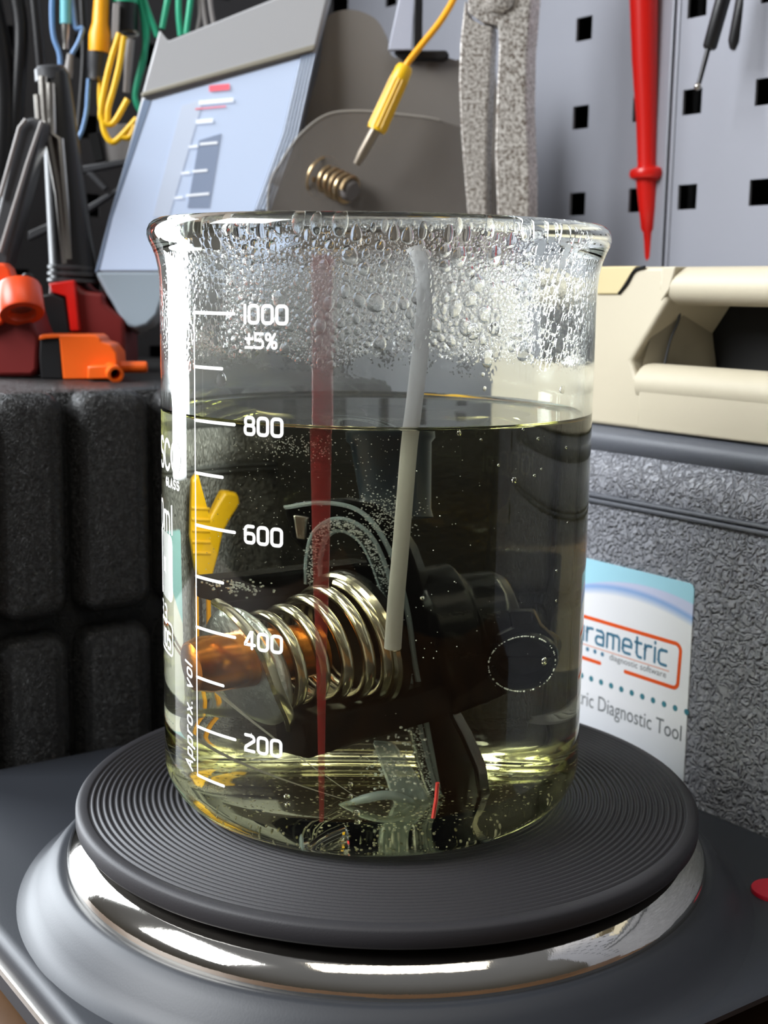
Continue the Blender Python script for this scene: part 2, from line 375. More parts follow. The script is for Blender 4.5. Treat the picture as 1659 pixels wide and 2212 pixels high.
# squared rounded letters on a 0.7 x 1 cell: list of (points, closed)
G = {
 '0': ([(RR(.0, 0, .66, 1), True)], .66), '1': ([([(.0, .0), (.0, 1)], False)], .0), 
 '8': ([(RR(.03, .52, .63, 1, .2), True), (RR(0, 0, .66, .52, .2), True)], .66),
 '6': ([(RR(0, 0, .66, .56, .2), True), ([(0, .3), (0, .75)]+arcp(.25, .75, .25, .25, 180, 90)+[(.6, 1)], False)], .66),
 '4': ([([(.5, 0), (.5, 1), (.42, 1), (0, .28), (0, .22), (.7, .22)], False)], .68),
 '2': ([([(.0, 1), (.42, 1)]+arcp(.42, .76, .24, .24, 90, -20)+[(.05, .25), (0, .15), (0, 0), (.66, 0)], False)], .66),
 '5': ([([(.62, 1), (0, 1), (0, .55), (.42, .55)]+arcp(.42, .275, .24, .275, 90, -90)+[(0, 0)], False)], .66),
 '3': ([([(0, 1), (.42, 1)]+arcp(.42, .77, .22, .23, 90, -90)+[(.15, .54)], False), (([(.42, .54)]+arcp(.42, .27, .24, .27, 90, -90)+[(0, 0)]), False)], .66),
 '+-': ([([(.3, .25), (.3, .95)], False), ([(0, .62), (.6, .62)], False), ([(0, 0), (.6, 0)], False)], .6),
 '%': ([(RR(0, .58, .34, 1, .15), True), (RR(.5, 0, .84, .42, .15), True), ([(.12, 0), (.72, 1)], False)], .84),
 'A': ([([(0, 0), (.34, 1), (.68, 0)], False), ([(.12, .32), (.56, .32)], False)], .68),
 'p': ([([(0, -.35), (0, .7)], False), (RR(0, 0, .55, .7, .2), True)], .55),
 'r': ([([(0, 0), (0, .7)], False), ([(0, .45)]+arcp(.25, .45, .25, .25, 180, 90)+[(.42, .7)], False)], .40),
 'o': ([(RR(0, 0, .58, .7, .2), True)], .58), 'x': ([([(0, 0), (.5, .7)], False), ([(0, .7), (.5, 0)], False)], .5),
 '.': ([([(0, 0), (.02, 0)], False)], .05), ' ': ([], .3),
 'v': ([([(0, .7), (.28, 0), (.56, .7)], False)], .56), 'l': ([([(0, 0), (0, 1)], False)], .0),
 'S': ([([(.62, .9), (.5, 1), (.15, 1)]+arcp(.22, .76, .22, .24, 100, 260)+[(.42, .5)]+arcp(.42, .26, .22, .25, 80, -90)+[(.15, 0), (0, .12)], False)], .64),
 'C': ([(arcp(.38, .5, .38, .5, 40, 320, 16), False)], .66), 'O': ([(arcp(.4, .5, .4, .5, 0, 345, 20), True)], .8),
 'G': ([(arcp(.38, .5, .38, .5, 40, 330, 16)+[(.72, .45), (.45, .45)], False)], .74), 'L': ([([(0, 1), (0, 0), (.5, 0)], False)], .5),
 'm': ([([(0, 0), (0, .7)], False), ([(0, .7), (.28, .7)]+arcp(.28, .5, .16, .2, 90, 0)+[(.44, 0)], False), ([(.4, .7), (.7, .7)]+arcp(.7, .5, .16, .2, 90, 0)+[(.86, 0)], False)], .86),
 'u': ([([(0, .7), (0, .2)]+arcp(.2, .2, .2, .2, 180, 270)+[(.55, 0), (.55, .7)], False), ], .55),
 'a': ([([(.06, .7), (.36, .7)]+arcp(.36, .5, .2, .2, 90, 0)+[(.56, 0)]+arcp(.18, .2, .18, .2, 270, 90)+[(.56, .4)], False)], .56),
 'e': ([([(0, .36), (.58, .36), (.58, .5)]+arcp(.38, .5, .2, .2, 0, 90)+arcp(.2, .5, .2, .2, 90, 180)+[(0, .2)]+arcp(.2, .2, .2, .2, 180, 270)+[(.52, 0)], False)], .58),
 't': ([([(.12, .95), (.12, .2)]+arcp(.32, .2, .2, .2, 180, 270)+[(.44, 0)], False), ([(0, .7), (.42, .7)], False)], .42),
 'i': ([([(0, 0), (0, .7)], False), ([(0, .93), (0, .98)], False)], .0), 'c': ([([(.5, .7), (.2, .7)]+arcp(.2, .5, .2, .2, 90, 180)+[(0, .2)]+arcp(.2, .2, .2, .2, 180, 270)+[(.5, 0)], False)], .5),
}
def words(s, h, wd, gap=.28, slant=0):
    """(verts, faces, length) in a flat plane, letters h mm tall with strokes wd mm wide"""
    V, Fc, x = [], [], 0.0
    toks = []; i = 0
    while i < len(s):
        if s[i:i+2] == '+-': toks.append('+-'); i += 2
        else: toks.append(s[i]); i += 1
    for ch in toks:
        st, adv = G[ch]
        for pts, closed in st:
            v, f = ribbon2([((p[0]+slant*p[1])*h+x, p[1]*h) for p in pts], wd, closed, step=.5)
            n = len(V); V += [tuple(q) for q in v]; Fc += [tuple(k+n for k in q) for q in f]
        x += (adv+gap)*h
    return V, Fc, x-gap*h
def on_cyl(V, th0, z0, R=52.56, rot=False):
    out = []
    for x, y in V:
        u, v = ((-y, x) if rot else (x, y)); t = th0+u/R; out.append((R*math.sin(t), -R*math.cos(t), z0+v))
    return out
# ================================================================ setting: bench and pegboard walls
bench = obj('bench_top', slab([W(-420, -520, -75), W(420, -520, -75), W(420, 225, -75), W(-420, 225, -75)], (0, 0, 30)), M['wood'], bevel=2)
tag(bench, 'brown wooden bench top under the grey hotplate body', 'bench', None, None); bench.name = 'floor'; bench['kind'] = 'structure'; del bench['category']
bench['label'] = 'brown wooden bench top under the grey hotplate body'
def pegboard(name, fn, nrm, s_holes, z_holes, s0, s1, z0, z1, hw, m, parent, th=1.2):
    """steel sheet with real square holes; fn(s, z) gives the front-face point, nrm points to the back"""
    ss = sorted(set([s0, s1]+[h+d for h in s_holes for d in (-hw, hw)])); zs = sorted(set([z0, z1]+[h+d for h in z_holes for d in (-hw, hw)]))
    V, Fc, idx = [], [], {}
    def vid(i, j, k):
        key = (i, j, k)
        if key not in idx: idx[key] = len(V); V.append(fn(ss[i], zs[j])+np.array(nrm)*th*k)
        return idx[key]
    def hole(i, j):
        if i < 0 or j < 0 or i >= len(ss)-1 or j >= len(zs)-1: return True
        a, b = (ss[i]+ss[i+1])/2, (zs[j]+zs[j+1])/2
        return any(abs(a-h) < hw*.9 for h in s_holes) and any(abs(b-h) < hw*.9 for h in z_holes)
    for i in range(len(ss)-1):
        for j in range(len(zs)-1):
            if hole(i, j): continue
            Fc.append([vid(i, j, 0), vid(i+1, j, 0), vid(i+1, j+1, 0), vid(i, j+1, 0)]); Fc.append([vid(i, j, 1), vid(i, j+1, 1), vid(i+1, j+1, 1), vid(i+1, j, 1)])
            for (di, dj, e) in ((-1, 0, ((0, 0), (0, 1))), (1, 0, ((1, 0), (1, 1))), (0, -1, ((0, 0), (1, 0))), (0, 1, ((0, 1), (1, 1)))):
                if hole(i+di, j+dj):
                    (a, b), (c, d) = e; Fc.append([vid(i+a, j+b, 0), vid(i+c, j+d, 0), vid(i+c, j+d, 1), vid(i+a, j+b, 1)])
    return obj(name, fix((V, Fc)), m, parent, smooth=False)
ZH = [163.9+35.4*k for k in range(-4, 6)]
wr = root('wall_right', W(100, 212, -45), 'light grey steel pegboard wall with square holes', None, kind='structure')
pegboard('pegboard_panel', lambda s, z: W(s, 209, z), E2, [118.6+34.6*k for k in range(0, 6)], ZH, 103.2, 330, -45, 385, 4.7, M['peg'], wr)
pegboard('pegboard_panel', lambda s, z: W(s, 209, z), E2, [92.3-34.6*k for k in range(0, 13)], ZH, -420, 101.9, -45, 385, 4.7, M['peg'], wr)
for s0_, s1_ in ((103.2, 105.0), (100.1, 101.9)):
    obj('folded_edge', box(s0_, s1_, 208.2, 214, -45, 385), M['peg'], wr, bevel=.4)
obj('backing_board', box(-420, 345, 222, 226, -45, 385), M['void'], wr)
wb = root('wall_back', W(330, -150, -45), 'dark pegboard wall behind the hanging test leads', None, kind='structure')
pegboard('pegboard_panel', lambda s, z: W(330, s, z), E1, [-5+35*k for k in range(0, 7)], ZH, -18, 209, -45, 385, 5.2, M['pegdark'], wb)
obj('backing_board', slab([W(340, -18, -45), W(340, 222, -45), W(340, 222, 385), W(340, -18, 385)], E1*3), M['void'], wb)
# ================================================================ hotplate
CX, CY = 4.15, .84
hp = root('hotplate', (CX, CY, -45), 'grey square-bodied electric hotplate with ribbed round plate under the glass beaker', 'hotplate')
prof = [(0, -5), (74, -5), (78.4, -4.6), (78.8, -4.0), (78.75, -.9), (78.2, -.25), (77.4, 0), (76.1, 0)]
r = 75.6; k = 0
while r > 9:
    prof += [(r+.22, -.05), (r-.12, -.42), (r-.5, -.42), (r-.84, -.05)]
    if True: prof += [(r-.95, 0), (r-1.15, 0)]
    r -= 1.5
prof.append((0, 0))
obj('heating_plate', fix(revolve(prof, 288, (CX, CY, 0))), M['plate'], hp, label='matte black round heating plate with fine concentric ribs')
obj('plate_hub', revolve([(0, -14), (70, -14), (70, -5), (0, -5)], 96, (CX, CY, 0)), M['void'], hp)
cp = [(60, -7.2), (74, -7.0), (75.6, -7.1), (77, -7.7), (79.0, -9.4), (80.4, -11.0), (81.2, -12.8), (81.2, -14.6), (80, -15.5), (60, -15.5)]
obj('chrome_ring', fix(revolve(cp, 256, (CX, CY, 0))), M['chrome'], hp, label='bright chrome trim ring')
dm = [(60, -16), (81.6, -14.4), (82.6, -14.1), (83.8, -14.6), (86, -17), (88.2, -20.0), (89.6, -22), (91.4, -23.4), (93.5, -24.05), (93.6, -27), (60, -27)]
obj('raised_collar', fix(revolve(dm, 256, (CX, CY, 0))), M['body'], hp)
# body: square with rounded corners, slightly undercut sides
def ring_ab(a0, a1, b0, b1, r, z, n=8):
    return [W(p[0], p[1], z) for p in rrect(a0, b0, a1, b1, r, n)]
def loft(rings, caps=True):
    V, Fc = [], []; n = len(rings[0])
    for q in rings: V += [tuple(p) for p in q]
    for i in range(len(rings)-1):
        for k in range(n): Fc.append((i*n+k, i*n+(k+1) % n, (i+1)*n+(k+1) % n, (i+1)*n+k))
    if caps: Fc.append(list(range(n))[::-1]); Fc.append([(len(rings)-1)*n+k for k in range(n)])
    return fix((V, Fc))
A0, A1, B0, B1 = -97.5, 127, -92.5, 108.5
def br(z, i, k=0): return ring_ab(A0+i+k, A1-i, B0+i, B1-i, 16-min(i, 10)*.5, z)
obj('body', loft([br(-41, 9, 10), br(-40.4, 2.2, 14), br(-34, .6, 9.5), br(-29, .2, 4), br(-26.5, 0, .8), br(-25.0, .5), br(-24.2, 1.6), br(-24, 3.2)]), M['body'], hp, label='satin dark grey square housing')
tr_ = ring_ab(A0+.2, A1-.2, B0+.2, B1-.2, 16, -31.5)
def st(z, o): return ring_ab(A0+6.6+(-30.4-z)*1.1-o, A1-.3+o, B0+.3-o, B1-.3+o, 16, z)
obj('chrome_strip', loft([st(-30.4, 0), st(-30.6, .55), st(-32.3, .55), st(-32.6, 0)]), M['chrome'], hp)
for a_, b_ in ((-68, -75), (-68, 92), (110, -75), (110, 92)):
    obj('foot', revolve([(0, -45), (7, -45), (7.5, -44), (7.5, -41), (0, -41)], 24, W(a_, b_, 0)), M['blackplastic'], hp)
rb = onz(1677, 1928, -24)
obj('red_knob', revolve([(0, -23), (6.2, -23), (6.4, -23.4), (6.4, -24.2), (0, -24.2)], 40, (rb[0], rb[1], 0)), M['redbutton'], hp, label='round red indicator button at the right')
# ================================================================ beaker
bk = root('beaker', (0, 0, 0), 'clear one-litre glass beaker standing on the ribbed black hotplate', 'beaker')
R, RI, ZW = 52.5, 50.4, 98.1
def cornerarc(r, rc, zb, n=10): return [(r-rc+rc*math.sin(pi/2*k/n), zb+rc-rc*math.cos(pi/2*k/n)) for k in range(n+1)]
outer = [(0, .5), (36, .5), (39.5, .15), (41, .05)] + cornerarc(R, 11.0, .05)
outer += [(R, z) for z in np.linspace(14, 124, 23)] + [(52.55, 127.5), (52.8, 130.5), (53.4, 133.2), (54.2, 135.3), (55.0, 136.9), (55.35, 138.2), (55.3, 139.4), (54.8, 140.6), (54.0, 141.4), (53.2, 141.8), (52.5, 141.6)]
inner = [(51.8, 141.0), (51.6, 139.6), (51.4, 137.6), (51.0, 134.5), (50.6, 131), (RI, 127.5)] + [(RI, z) for z in np.linspace(124, ZW, 14)]
pf = outer+inner; sg = 288
v, f = revolve(pf, sg)
nI = len(outer); mi = []
for i in range(sg):
    for k2 in range(len(pf)-1): mi.append(1 if k2 >= nI+3 else 0)
bg_o = obj('vessel', (v, f), None, bk, mats=[M['glass'], M['mist']], mi=mi, label='clear glass wall, misted inside above the liquid')
bm = bmesh.new(); bm.from_mesh(bg_o.data); bmesh.ops.remove_doubles(bm, verts=bm.verts, dist=1e-7)
# outward normals: outer wall faces must point away from the axis
fc = max(bm.faces, key=lambda q: q.calc_center_median().xy.length if .03 < q.calc_center_median().z < .1 else 0); fc.normal_update()
if fc.normal.dot(Vector((*fc.calc_center_median().xy, 0))) < 0: bmesh.ops.reverse_faces(bm, faces=bm.faces)
bm.to_mesh(bg_o.data); bm.free()
# liquid: same inner radius, shares the wall with the glass
lq = [(0, 3.2), (38, 3.0)] + cornerarc(RI, 10, 2.9) + [(RI, z) for z in np.linspace(16, ZW, 14)]
lt = [(RI-.25, ZW-.35), (RI-.8, ZW-.75), (RI-1.8, ZW-1.0), (RI-4, ZW-1.1), (20, ZW-1.1), (0, ZW-1.1)]
v, f = revolve(lq+lt, sg); mi = []
for i in range(sg):
    for k2 in range(len(lq+lt)-1): mi.append(1 if k2 >= len(lq)-1 else 0)
lo = obj('liquid', (v, f), None, None, mats=[M['liquid_side'], M['liquid_top']], mi=mi, origin=(0, 0, 3), label='clear pale yellow liquid filling the beaker to the 800 line')
lo['category'] = 'liquid'
bm = bmesh.new(); bm.from_mesh(lo.data); bmesh.ops.remove_doubles(bm, verts=bm.verts, dist=1e-7)
fc = max(bm.faces, key=lambda q: q.calc_center_median().z); bm.normal_update()
if fc.normal.z < 0: bmesh.ops.reverse_faces(bm, faces=bm.faces)
bm.to_mesh(lo.data); bm.free()
# printed scale
TH = -.869; Z1, SPC = 15.1, 11.74
def pr(name, vfl, th, z, rot=False):
    return obj(name, (on_cyl(vfl[0], th, z, rot=rot), vfl[1]), M['print'], bk)
pr('scale_line', ribbon2([(0, 0), (0, SPC*9)], .42), TH, Z1)
for k2 in range(10):
    L_ = 13.2 if k2 % 2 else 9.6
    pr('graduation_line', ribbon2([(0, 0), (L_, 0)], .72), TH, Z1+SPC*k2)
def num(s, k2):
    w_ = words(s, 3.55, .78, .30); tl = math.radians(-32.2); pr('graduation_number', w_, tl, Z1+SPC*k2-1.75)
for s, k2 in (('200', 1), ('400', 3), ('600', 5), ('800', 7), ('1000', 9)): num(s, k2)
pr('tolerance_mark', words('+-5%', 2.9, .62, .26), math.radians(-32), Z1+SPC*9-6.9)
pr('volume_lettering', words('Approx. vol', 3.0, .55, .36, .25), math.radians(-52.2), 15.5, rot=True)
def left_text(name, s, x_right, y_top, y_bot, wd, gap=.28, slant=0):
    pt, pbm = cyl(x_right, y_top), cyl(x_right, y_bot); h = pt[2]-pbm[2]-wd
    w_ = words(s, h, wd, gap, slant); th = math.atan2(pbm[0], -pbm[1])
    pr(name, ([(x-w_[2]-wd/2, y+wd/2) for x, y in w_[0]], w_[1]), th, pbm[2])
left_text('lettering', 'SCO', 391, 955, 1029, 1.0, .22)
left_text('lettering', 'GLASS', 388, 1040, 1062, .5, .5)
left_text('lettering', '1000ml', 373, 1092, 1158, .85, .3)
a_, b_ = cyl(374, 1160), cyl(374, 1305); th_ = math.atan2(b_[0], -b_[1]); wl = 16
pr('marking_patch', ([(q[0]-wl, q[1]) for q in rrect(0, 0, wl, a_[2]-b_[2], 2.2)] + [(-wl/2, (a_[2]-b_[2])/2)], [(i, (i+1) % 24, 24) for i in range(24)]), th_, b_[2])
left_text('lettering', '3.3', 362, 1308, 1350, .6)
left_text('lettering', '105', 370, 1368, 1408, .7, .3)
a_, b_ = cyl(374, 1353), cyl(374, 1420); th_ = math.atan2(b_[0], -b_[1])
pr('lettering_frame', ribbon2([(q[0]-13, q[1]) for q in rrect(0, 0, 13, a_[2]-b_[2], 1.5)], .5, True), th_, b_[2])
# ---------------------------------------------------------------- condensation
def dome_mesh(ix, n1=10, n2=4, flat=.5, jit=0):
    """a droplet lying on the plane x,y=0 side, growing to -y (towards the axis when placed)"""
    V, Fc = [], []
    for j in range(n2+1):
        ph = pi/2*j/n2
        if j == n2: V.append((0, 0, flat)); break
        for i in range(n1):
            t = 2*pi*i/n1; rr_ = math.cos(ph)**.8*(1+jit*math.sin(2*t+ix)+jit*.6*math.sin(3*t+ix*2.3)); V.append((rr_*math.cos(t), rr_*math.sin(t), flat*math.sin(ph)))
    for j in range(n2-1):
        for i in range(n1): Fc.append((j*n1+i, j*n1+(i+1) % n1, (j+1)*n1+(i+1) % n1, (j+1)*n1+i))
    for i in range(n1): Fc.append(((n2-1)*n1+i, (n2-1)*n1+(i+1) % n1, n2*n1))
    Fc.append(list(range(n1))[::-1]); return V, Fc
def wallR(z): return float(np.interp(z, [98, 127.5, 131, 134.5, 137.6, 139.6], [RI, RI, 50.6, 51.0, 51.4, 51.6]))-.04
def place(th, z, sx_, sz_, dep, base, rot=0):
    Rw = wallR(z); c = np.array([Rw*math.sin(th), -Rw*math.cos(th), z]); n = np.array([-math.sin(th), math.cos(th), 0]); t = np.array([math.cos(th), math.sin(th), 0]); zz = np.array([0, 0, 1.])
    cr, sr = math.cos(rot), math.sin(rot); out = []
    for x, y, q in base:
        a, b = x*sx_, y*sz_; a, b = a*cr-b*sr, a*sr+b*cr
        ang = th+a/Rw; Rz = wallR(z+b); out.append((( Rz-q*dep)*math.sin(ang), -(Rz-q*dep)*math.cos(ang), z+b))
    return out
def density(th, z):
    """how thickly the inner wall is beaded (0..1), and the bead size"""
    d = math.degrees(th); lo_ = 113.5 + 2.5*math.sin(d*.09)+1.5*math.sin(d*.23+1)
    n = noise.noise(Vector((d*.05, z*.10, 3.1))); n2 = noise.noise(Vector((d*.13+7, z*.2, 9)))
    big = 0.0
    if 138 > z > lo_:
        if -14 < d < 26: big = .95
        elif 33 < d < 58: big = .8
        elif d < -20: big = .5
        else: big = .35
        big *= .55+.9*(n+.35)
    if z > 133: big = max(big, .9)
    return big, .5+.9*max(0, n2+.25)
cells = {}
drops = []
def tryadd(th, z, r):
    key = (int(th*50.4/2.5), int(z/2.5))
    for i in (-1, 0, 1):
        for j in (-1, 0, 1):
            for (t2, z2, r2_) in cells.get((key[0]+i, key[1]+j), ()):
                if math.hypot((t2-th)*50.4, z2-z) < (r2_+r)*.97: return False
    cells.setdefault(key, []).append((th, z, r)); drops.append((th, z, r)); return True
for N_, r0, r1, ex in ((900, 1.0, 1.7, 2.2), (6000, .55, .95, 1), (22000, .30, .5, .8), (42000, .16, .27, .6)):
    for _ in range(N_):
        th = rng.uniform(-1.45, 1.45); z = rng.uniform(99, 139.3)
        dn, sz = density(th, z)
        if dn <= 0 or rng.random() > dn**ex: continue
        tryadd(th, z, rng.uniform(r0, r1)*min(sz+.35, 1.15))
for th, z, r_ in ((-.72, 106.5, 1.5), (.47, 112.3, 1.5), (.40, 118, 1.6), (.5, 118.5, 1.2), (.93, 105, .9), (.45, 109, .5), (.46, 106, .5), (.28, 116, .4)): drops.append((th, z, r_))
drops.sort(key=lambda q: -q[2])
bases = [dome_mesh(i*1.7, 14, 5, 1, .07) for i in range(5)]
small = dome_mesh(0, 8, 3, 1, .05)
for i, (th, z, r_) in enumerate(drops[:270]):
    b = bases[i % 5]; ex = 1.05+rng.random()*.35
    obj('droplet', (place(th, z, r_*.92, r_*ex, r_*.62, b[0], rng.uniform(-.15, .15)), b[1]), M['drop'], bk)
V, Fc = [], []
for th, z, r_ in drops[270:]:
    n = len(V); V += place(th, z, r_*.95, r_*(1+rng.random()*.25), r_*.68, small[0]); Fc += [tuple(q+n for q in ff) for ff in small[1]]
o = obj('fine_condensation', (V, Fc), M['drop'], bk); o['kind'] = 'stuff'; o['label'] = 'fine beads of condensation inside the glass above the liquid'
# sparse beads on the far wall
V, Fc = [], []
for _ in range(2600):
    th = rng.uniform(1.6, 2*pi-1.6); z = rng.uniform(108, 139); r_ = rng.choice((.3, .4, .6, .9))
    n = len(V); V += place(th, z, r_, r_*1.1, r_*.5, small[0]); Fc += [tuple(q+n for q in ff) for ff in small[1]]
o = obj('far_condensation', (V, Fc), M['drop'], bk); o['kind'] = 'stuff'; o['label'] = 'scattered beads on the far inner wall'
# ================================================================ thermostat in the liquid
def ic(c, n1=8, n2=5):
    return c
def ball(c, r, n1=10, n2=6):
    return fix(revolve([(r*math.sin(pi*k/n2), -r*math.cos(pi*k/n2)) for k in range(1, n2)], n1, c, caps=True))
AX = np.array([-.80, -.58, -.10]); AX /= np.linalg.norm(AX)
UX = np.cross(AX, (0, 0, 1)); UX /= np.linalg.norm(UX); VX = np.cross(UX, AX)
if VX[2] < 0: VX = -VX
ts = root('thermostat', wat(700, 1560, 0), 'black plastic engine thermostat with steel spring and copper capsule inside the beaker', 'thermostat')
c_big = wat(722, 1392, -8); c_sm = wat(560, 1438, -17)
ax = c_sm-c_big; L_ = np.linalg.norm(ax); AX = ax/L_; UX = np.cross((0, 0, 1), AX); UX /= np.linalg.norm(UX); VX = np.cross(AX, UX)
if VX[2] < 0: VX = -VX; UX = -UX
def axp(t, r, ang): return c_big + AX*t + (UX*math.cos(ang)+VX*math.sin(ang))*r
# spring: tapering coil
pts = []; turns = 4.6
for k2 in range(int(turns*36)+1):
    s = k2/(turns*36); t = -4+(L_+3)*(s**1.25); r_ = 14.4-3.2*min(1, s*1.5)
    pts.append(axp(t, r_, pi/2 - 2*pi*turns*s))
obj('spring', tube(pts, 1.38, 12), M['springsteel'], ts, label='tapered bright steel coil spring')
# end strap that hooks over the last coil
hk = [wat(468, 1300, -20), wat(500, 1322, -25), wat(545, 1372, -29), wat(578, 1430, -31), wat(600, 1490, -30), wat(622, 1540, -26), wat(630, 1570, -22)]
obj('spring_hook', tube(smoothpts(hk, 8), 1.7, 8, flat=.55), M['springsteel'], ts)
# spring seat flange with wire-edged rim
obj('spring_seat', lathe(axp(-8, 0, 0), axp(-5, 0, 0), [(0, 0), (0, 15.5), (.3, 16.8), (.7, 16.8), (1, 15.2), (1, 0)], 64, caps=False), M['blackwet'], ts)
obj('seat_ring', tube([axp(-5, 15.6, 2*pi*k2/48) for k2 in range(49)], 1.1, 8), M['springsteel'], ts)
# copper wax capsule
c0, c1 = wat(690, 1400, -9), wat(412, 1440, -20)
obj('wax_capsule', lathe(c0, c1, [(0, 0), (0, 6.3), (.55, 6.6), (.86, 6.7), (.90, 6.3), (.985, 5.9), (1, 5.2), (1, 0)], 48, caps=False), M['copper'], ts, label='copper wax capsule along the spring axis')
# silver valve disc behind the first coil
dc = wat(535, 1440, -15)
obj('valve_disc', fix(revolve([(0, -.6), (12.5, -.6), (14.2, -1.2), (14.6, -.6), (14.2, 0), (12.5, .5), (0, .5)], 64, dc, UX, VX, AX)), M['disc'], ts, label='silver valve disc')
# frame: lower and upper arm, cross bar
def bar(p0, p1, hw, hh, bev=1.0):
    p0, p1 = np.array(p0), np.array(p1); a = (p1-p0)/np.linalg.norm(p1-p0); u = np.cross((0, 0, 1), a); u /= np.linalg.norm(u); v = np.cross(a, u)
    return slab([p0+u*x+v*y for x, y in ((-hw, -hh), (hw, -hh), (hw, hh), (-hw, hh))], p1-p0)
obj('frame_arm', bar(wat(628, 1592, -20), wat(950, 1500, 8), 4.5, 4.8), M['blackwet'], ts, bevel=1.1)
obj('frame_arm', bar(wat(445, 1272, 4), wat(790, 1232, 22), 3.5, 3.0), M['blackwet'], ts, bevel=.9)
obj('frame_panel', slab([wat(x, y, 24) for x, y in ((470, 1280), (830, 1240), (940, 1290), (980, 1500), (900, 1540), (640, 1530), (520, 1500))], (0, 4, 0)), M['blackwet'], ts, bevel=.8)
# main flange plate: a broad disc seen nearly edge on
fl = [(612, 1095), (640, 1085), (740, 1078), (806, 1090), (850, 1130), (885, 1185), (905, 1240), (925, 1300), (945, 1400), (962, 1520), (1000, 1590), (1030, 1660), (1040, 1735), (965, 1752), (945, 1745), (915, 1650), (885, 1560), (860, 1440), (838, 1330), (800, 1230), (760, 1160), (716, 1140), (692, 1165), (682, 1215), (650, 1185), (625, 1160)]
def fdep(x, y): return 16-(x-612)*.035
obj('mounting_flange', slab([wat(x, y, fdep(x, y)) for x, y in fl], (1.5, 5, 0)), M['blackwet'], ts, bevel=.6)
tabh = [(632, 1112), (664, 1116), (662, 1168), (640, 1165)]
obj('bolt_bush', slab([wat(x, y, 13.4) for x, y in tabh], (.5, 1.4, 0)), M['steel'], ts, bevel=.4)
# rubber gasket loop around the flange edge
g1 = [(676, 1262), (678, 1205), (690, 1158), (722, 1134), (760, 1140), (796, 1172), (824, 1235), (846, 1310), (862, 1400), (880, 1490), (902, 1590), (925, 1680), (946, 1730)]
obj('rubber_seal', tube(smoothpts([wat(x, y, fdep(x, y)-2.4) for x, y in g1], 8), 1.5, 10), mat('dark_wet_rubber', '1c2426', .2, bump=.8, scale=700, alpha=.85), ts, label='dark rubber seal with tiny bubbles')
for sgn in (-1, 1):
    gg = []
    for i_, (x, y) in enumerate(g1):
        x0_, y0_ = g1[max(i_-1, 0)]; x1_, y1_ = g1[min(i_+1, len(g1)-1)]; l_ = math.hypot(x1_-x0_, y1_-y0_)
        q_ = 15*(1-.45*i_/len(g1)); gg.append((x-sgn*(y1_-y0_)/l_*q_, y+sgn*(x1_-x0_)/l_*q_))
    obj('seal_edge', tube(smoothpts([wat(x, y, fdep(x, y)-3.2) for x, y in gg], 8), .5, 8), M['gasket'], ts, label='clear bright edge of the seal')
g2 = [(615, 1096), (690, 1086), (760, 1096), (806, 1130), (842, 1190), (866, 1260), (884, 1340), (896, 1430), (915, 1530), (935, 1640), (950, 1722)]
obj('seal_edge', tube(smoothpts([wat(x, y, fdep(x, y)-1.5) for x, y in g2], 8), .55, 8), M['gasket'], ts)
# housing body and pipe necks
hb0, hb1 = wat(905, 1385, 16), wat(1120, 1350, 20)
obj('housing', lathe(hb0, hb1, [(0, 0), (0, 17), (.08, 18.5), (.5, 18.5), (.56, 15.5), (.9, 15), (1, 13), (1, 0)], 48, caps=False), M['blackwet'], ts, bevel=.4)
obj('upper_neck', lathe(wat(858, 1120, 16), wat(842, 930, 20), [(0, 0), (0, 6.5), (.1, 6.2), (.85, 7.2), (.9, 7.9), (1, 7.9), (1, 6.4), (.7, 5.5), (.7, 0)], 40, caps=False), mat('blue_black_plastic', '182430', .3), ts)
obj('side_arm', bar(wat(960, 1520, 8), wat(1090, 1468, 4), 3.0, 3.4), M['blackwet'], ts, bevel=1.0)
pc = wat(1132, 1432, -4); pd = np.array([.12, -.99, -.02]); pd /= np.linalg.norm(pd)
obj('outlet_port', lathe(pc-pd*16, pc, [(0, 0), (0, 6.0), (.7, 6.2), (.74, 7.0), (.97, 7.0), (1, 6.6), (.985, 5.6), (.75, 5.2), (.4, 5.0), (.4, 0)], 56, caps=False), M['blackwet'], ts, label='round outlet port with a raised rim')
obj('port_lug', slab([wat(x, y, 0) for x, y in ((1095, 1318), (1150, 1318), (1165, 1350), (1195, 1380), (1200, 1420), (1070, 1420), (1072, 1370), (1105, 1355))], (0, 3, 0)), M['blackwet'], ts, bevel=.5)
lg = slab([wat(x, y, 8) for x, y in ((935, 1500), (965, 1520), (1005, 1580), (1030, 1650), (1041, 1728), (1020, 1738), (955, 1752), (930, 1650))], (0, 5, 0))
obj('lower_skirt', lg, M['blackwet'], ts, bevel=.8)
lo_ = [(720, 1790), (750, 1745), (800, 1722), (850, 1718), (890, 1740), (905, 1800)]
obj('seal_reflection', tube(smoothpts([wat(x, y, -8+abs(i-2.5)*2) for i, (x, y) in enumerate(lo_)], 8), 1.2, 10), M['gasket'], ts)  # loop-shaped reflection of the gasket, built as a clear tube
obj('lower_bracket', slab([wat(x, y, -4) for x, y in ((805, 1605), (850, 1610), (900, 1680), (935, 1745), (950, 1820), (860, 1820), (850, 1740), (835, 1690))], (0, 4, 0)), M['gasket'], ts, bevel=.6)
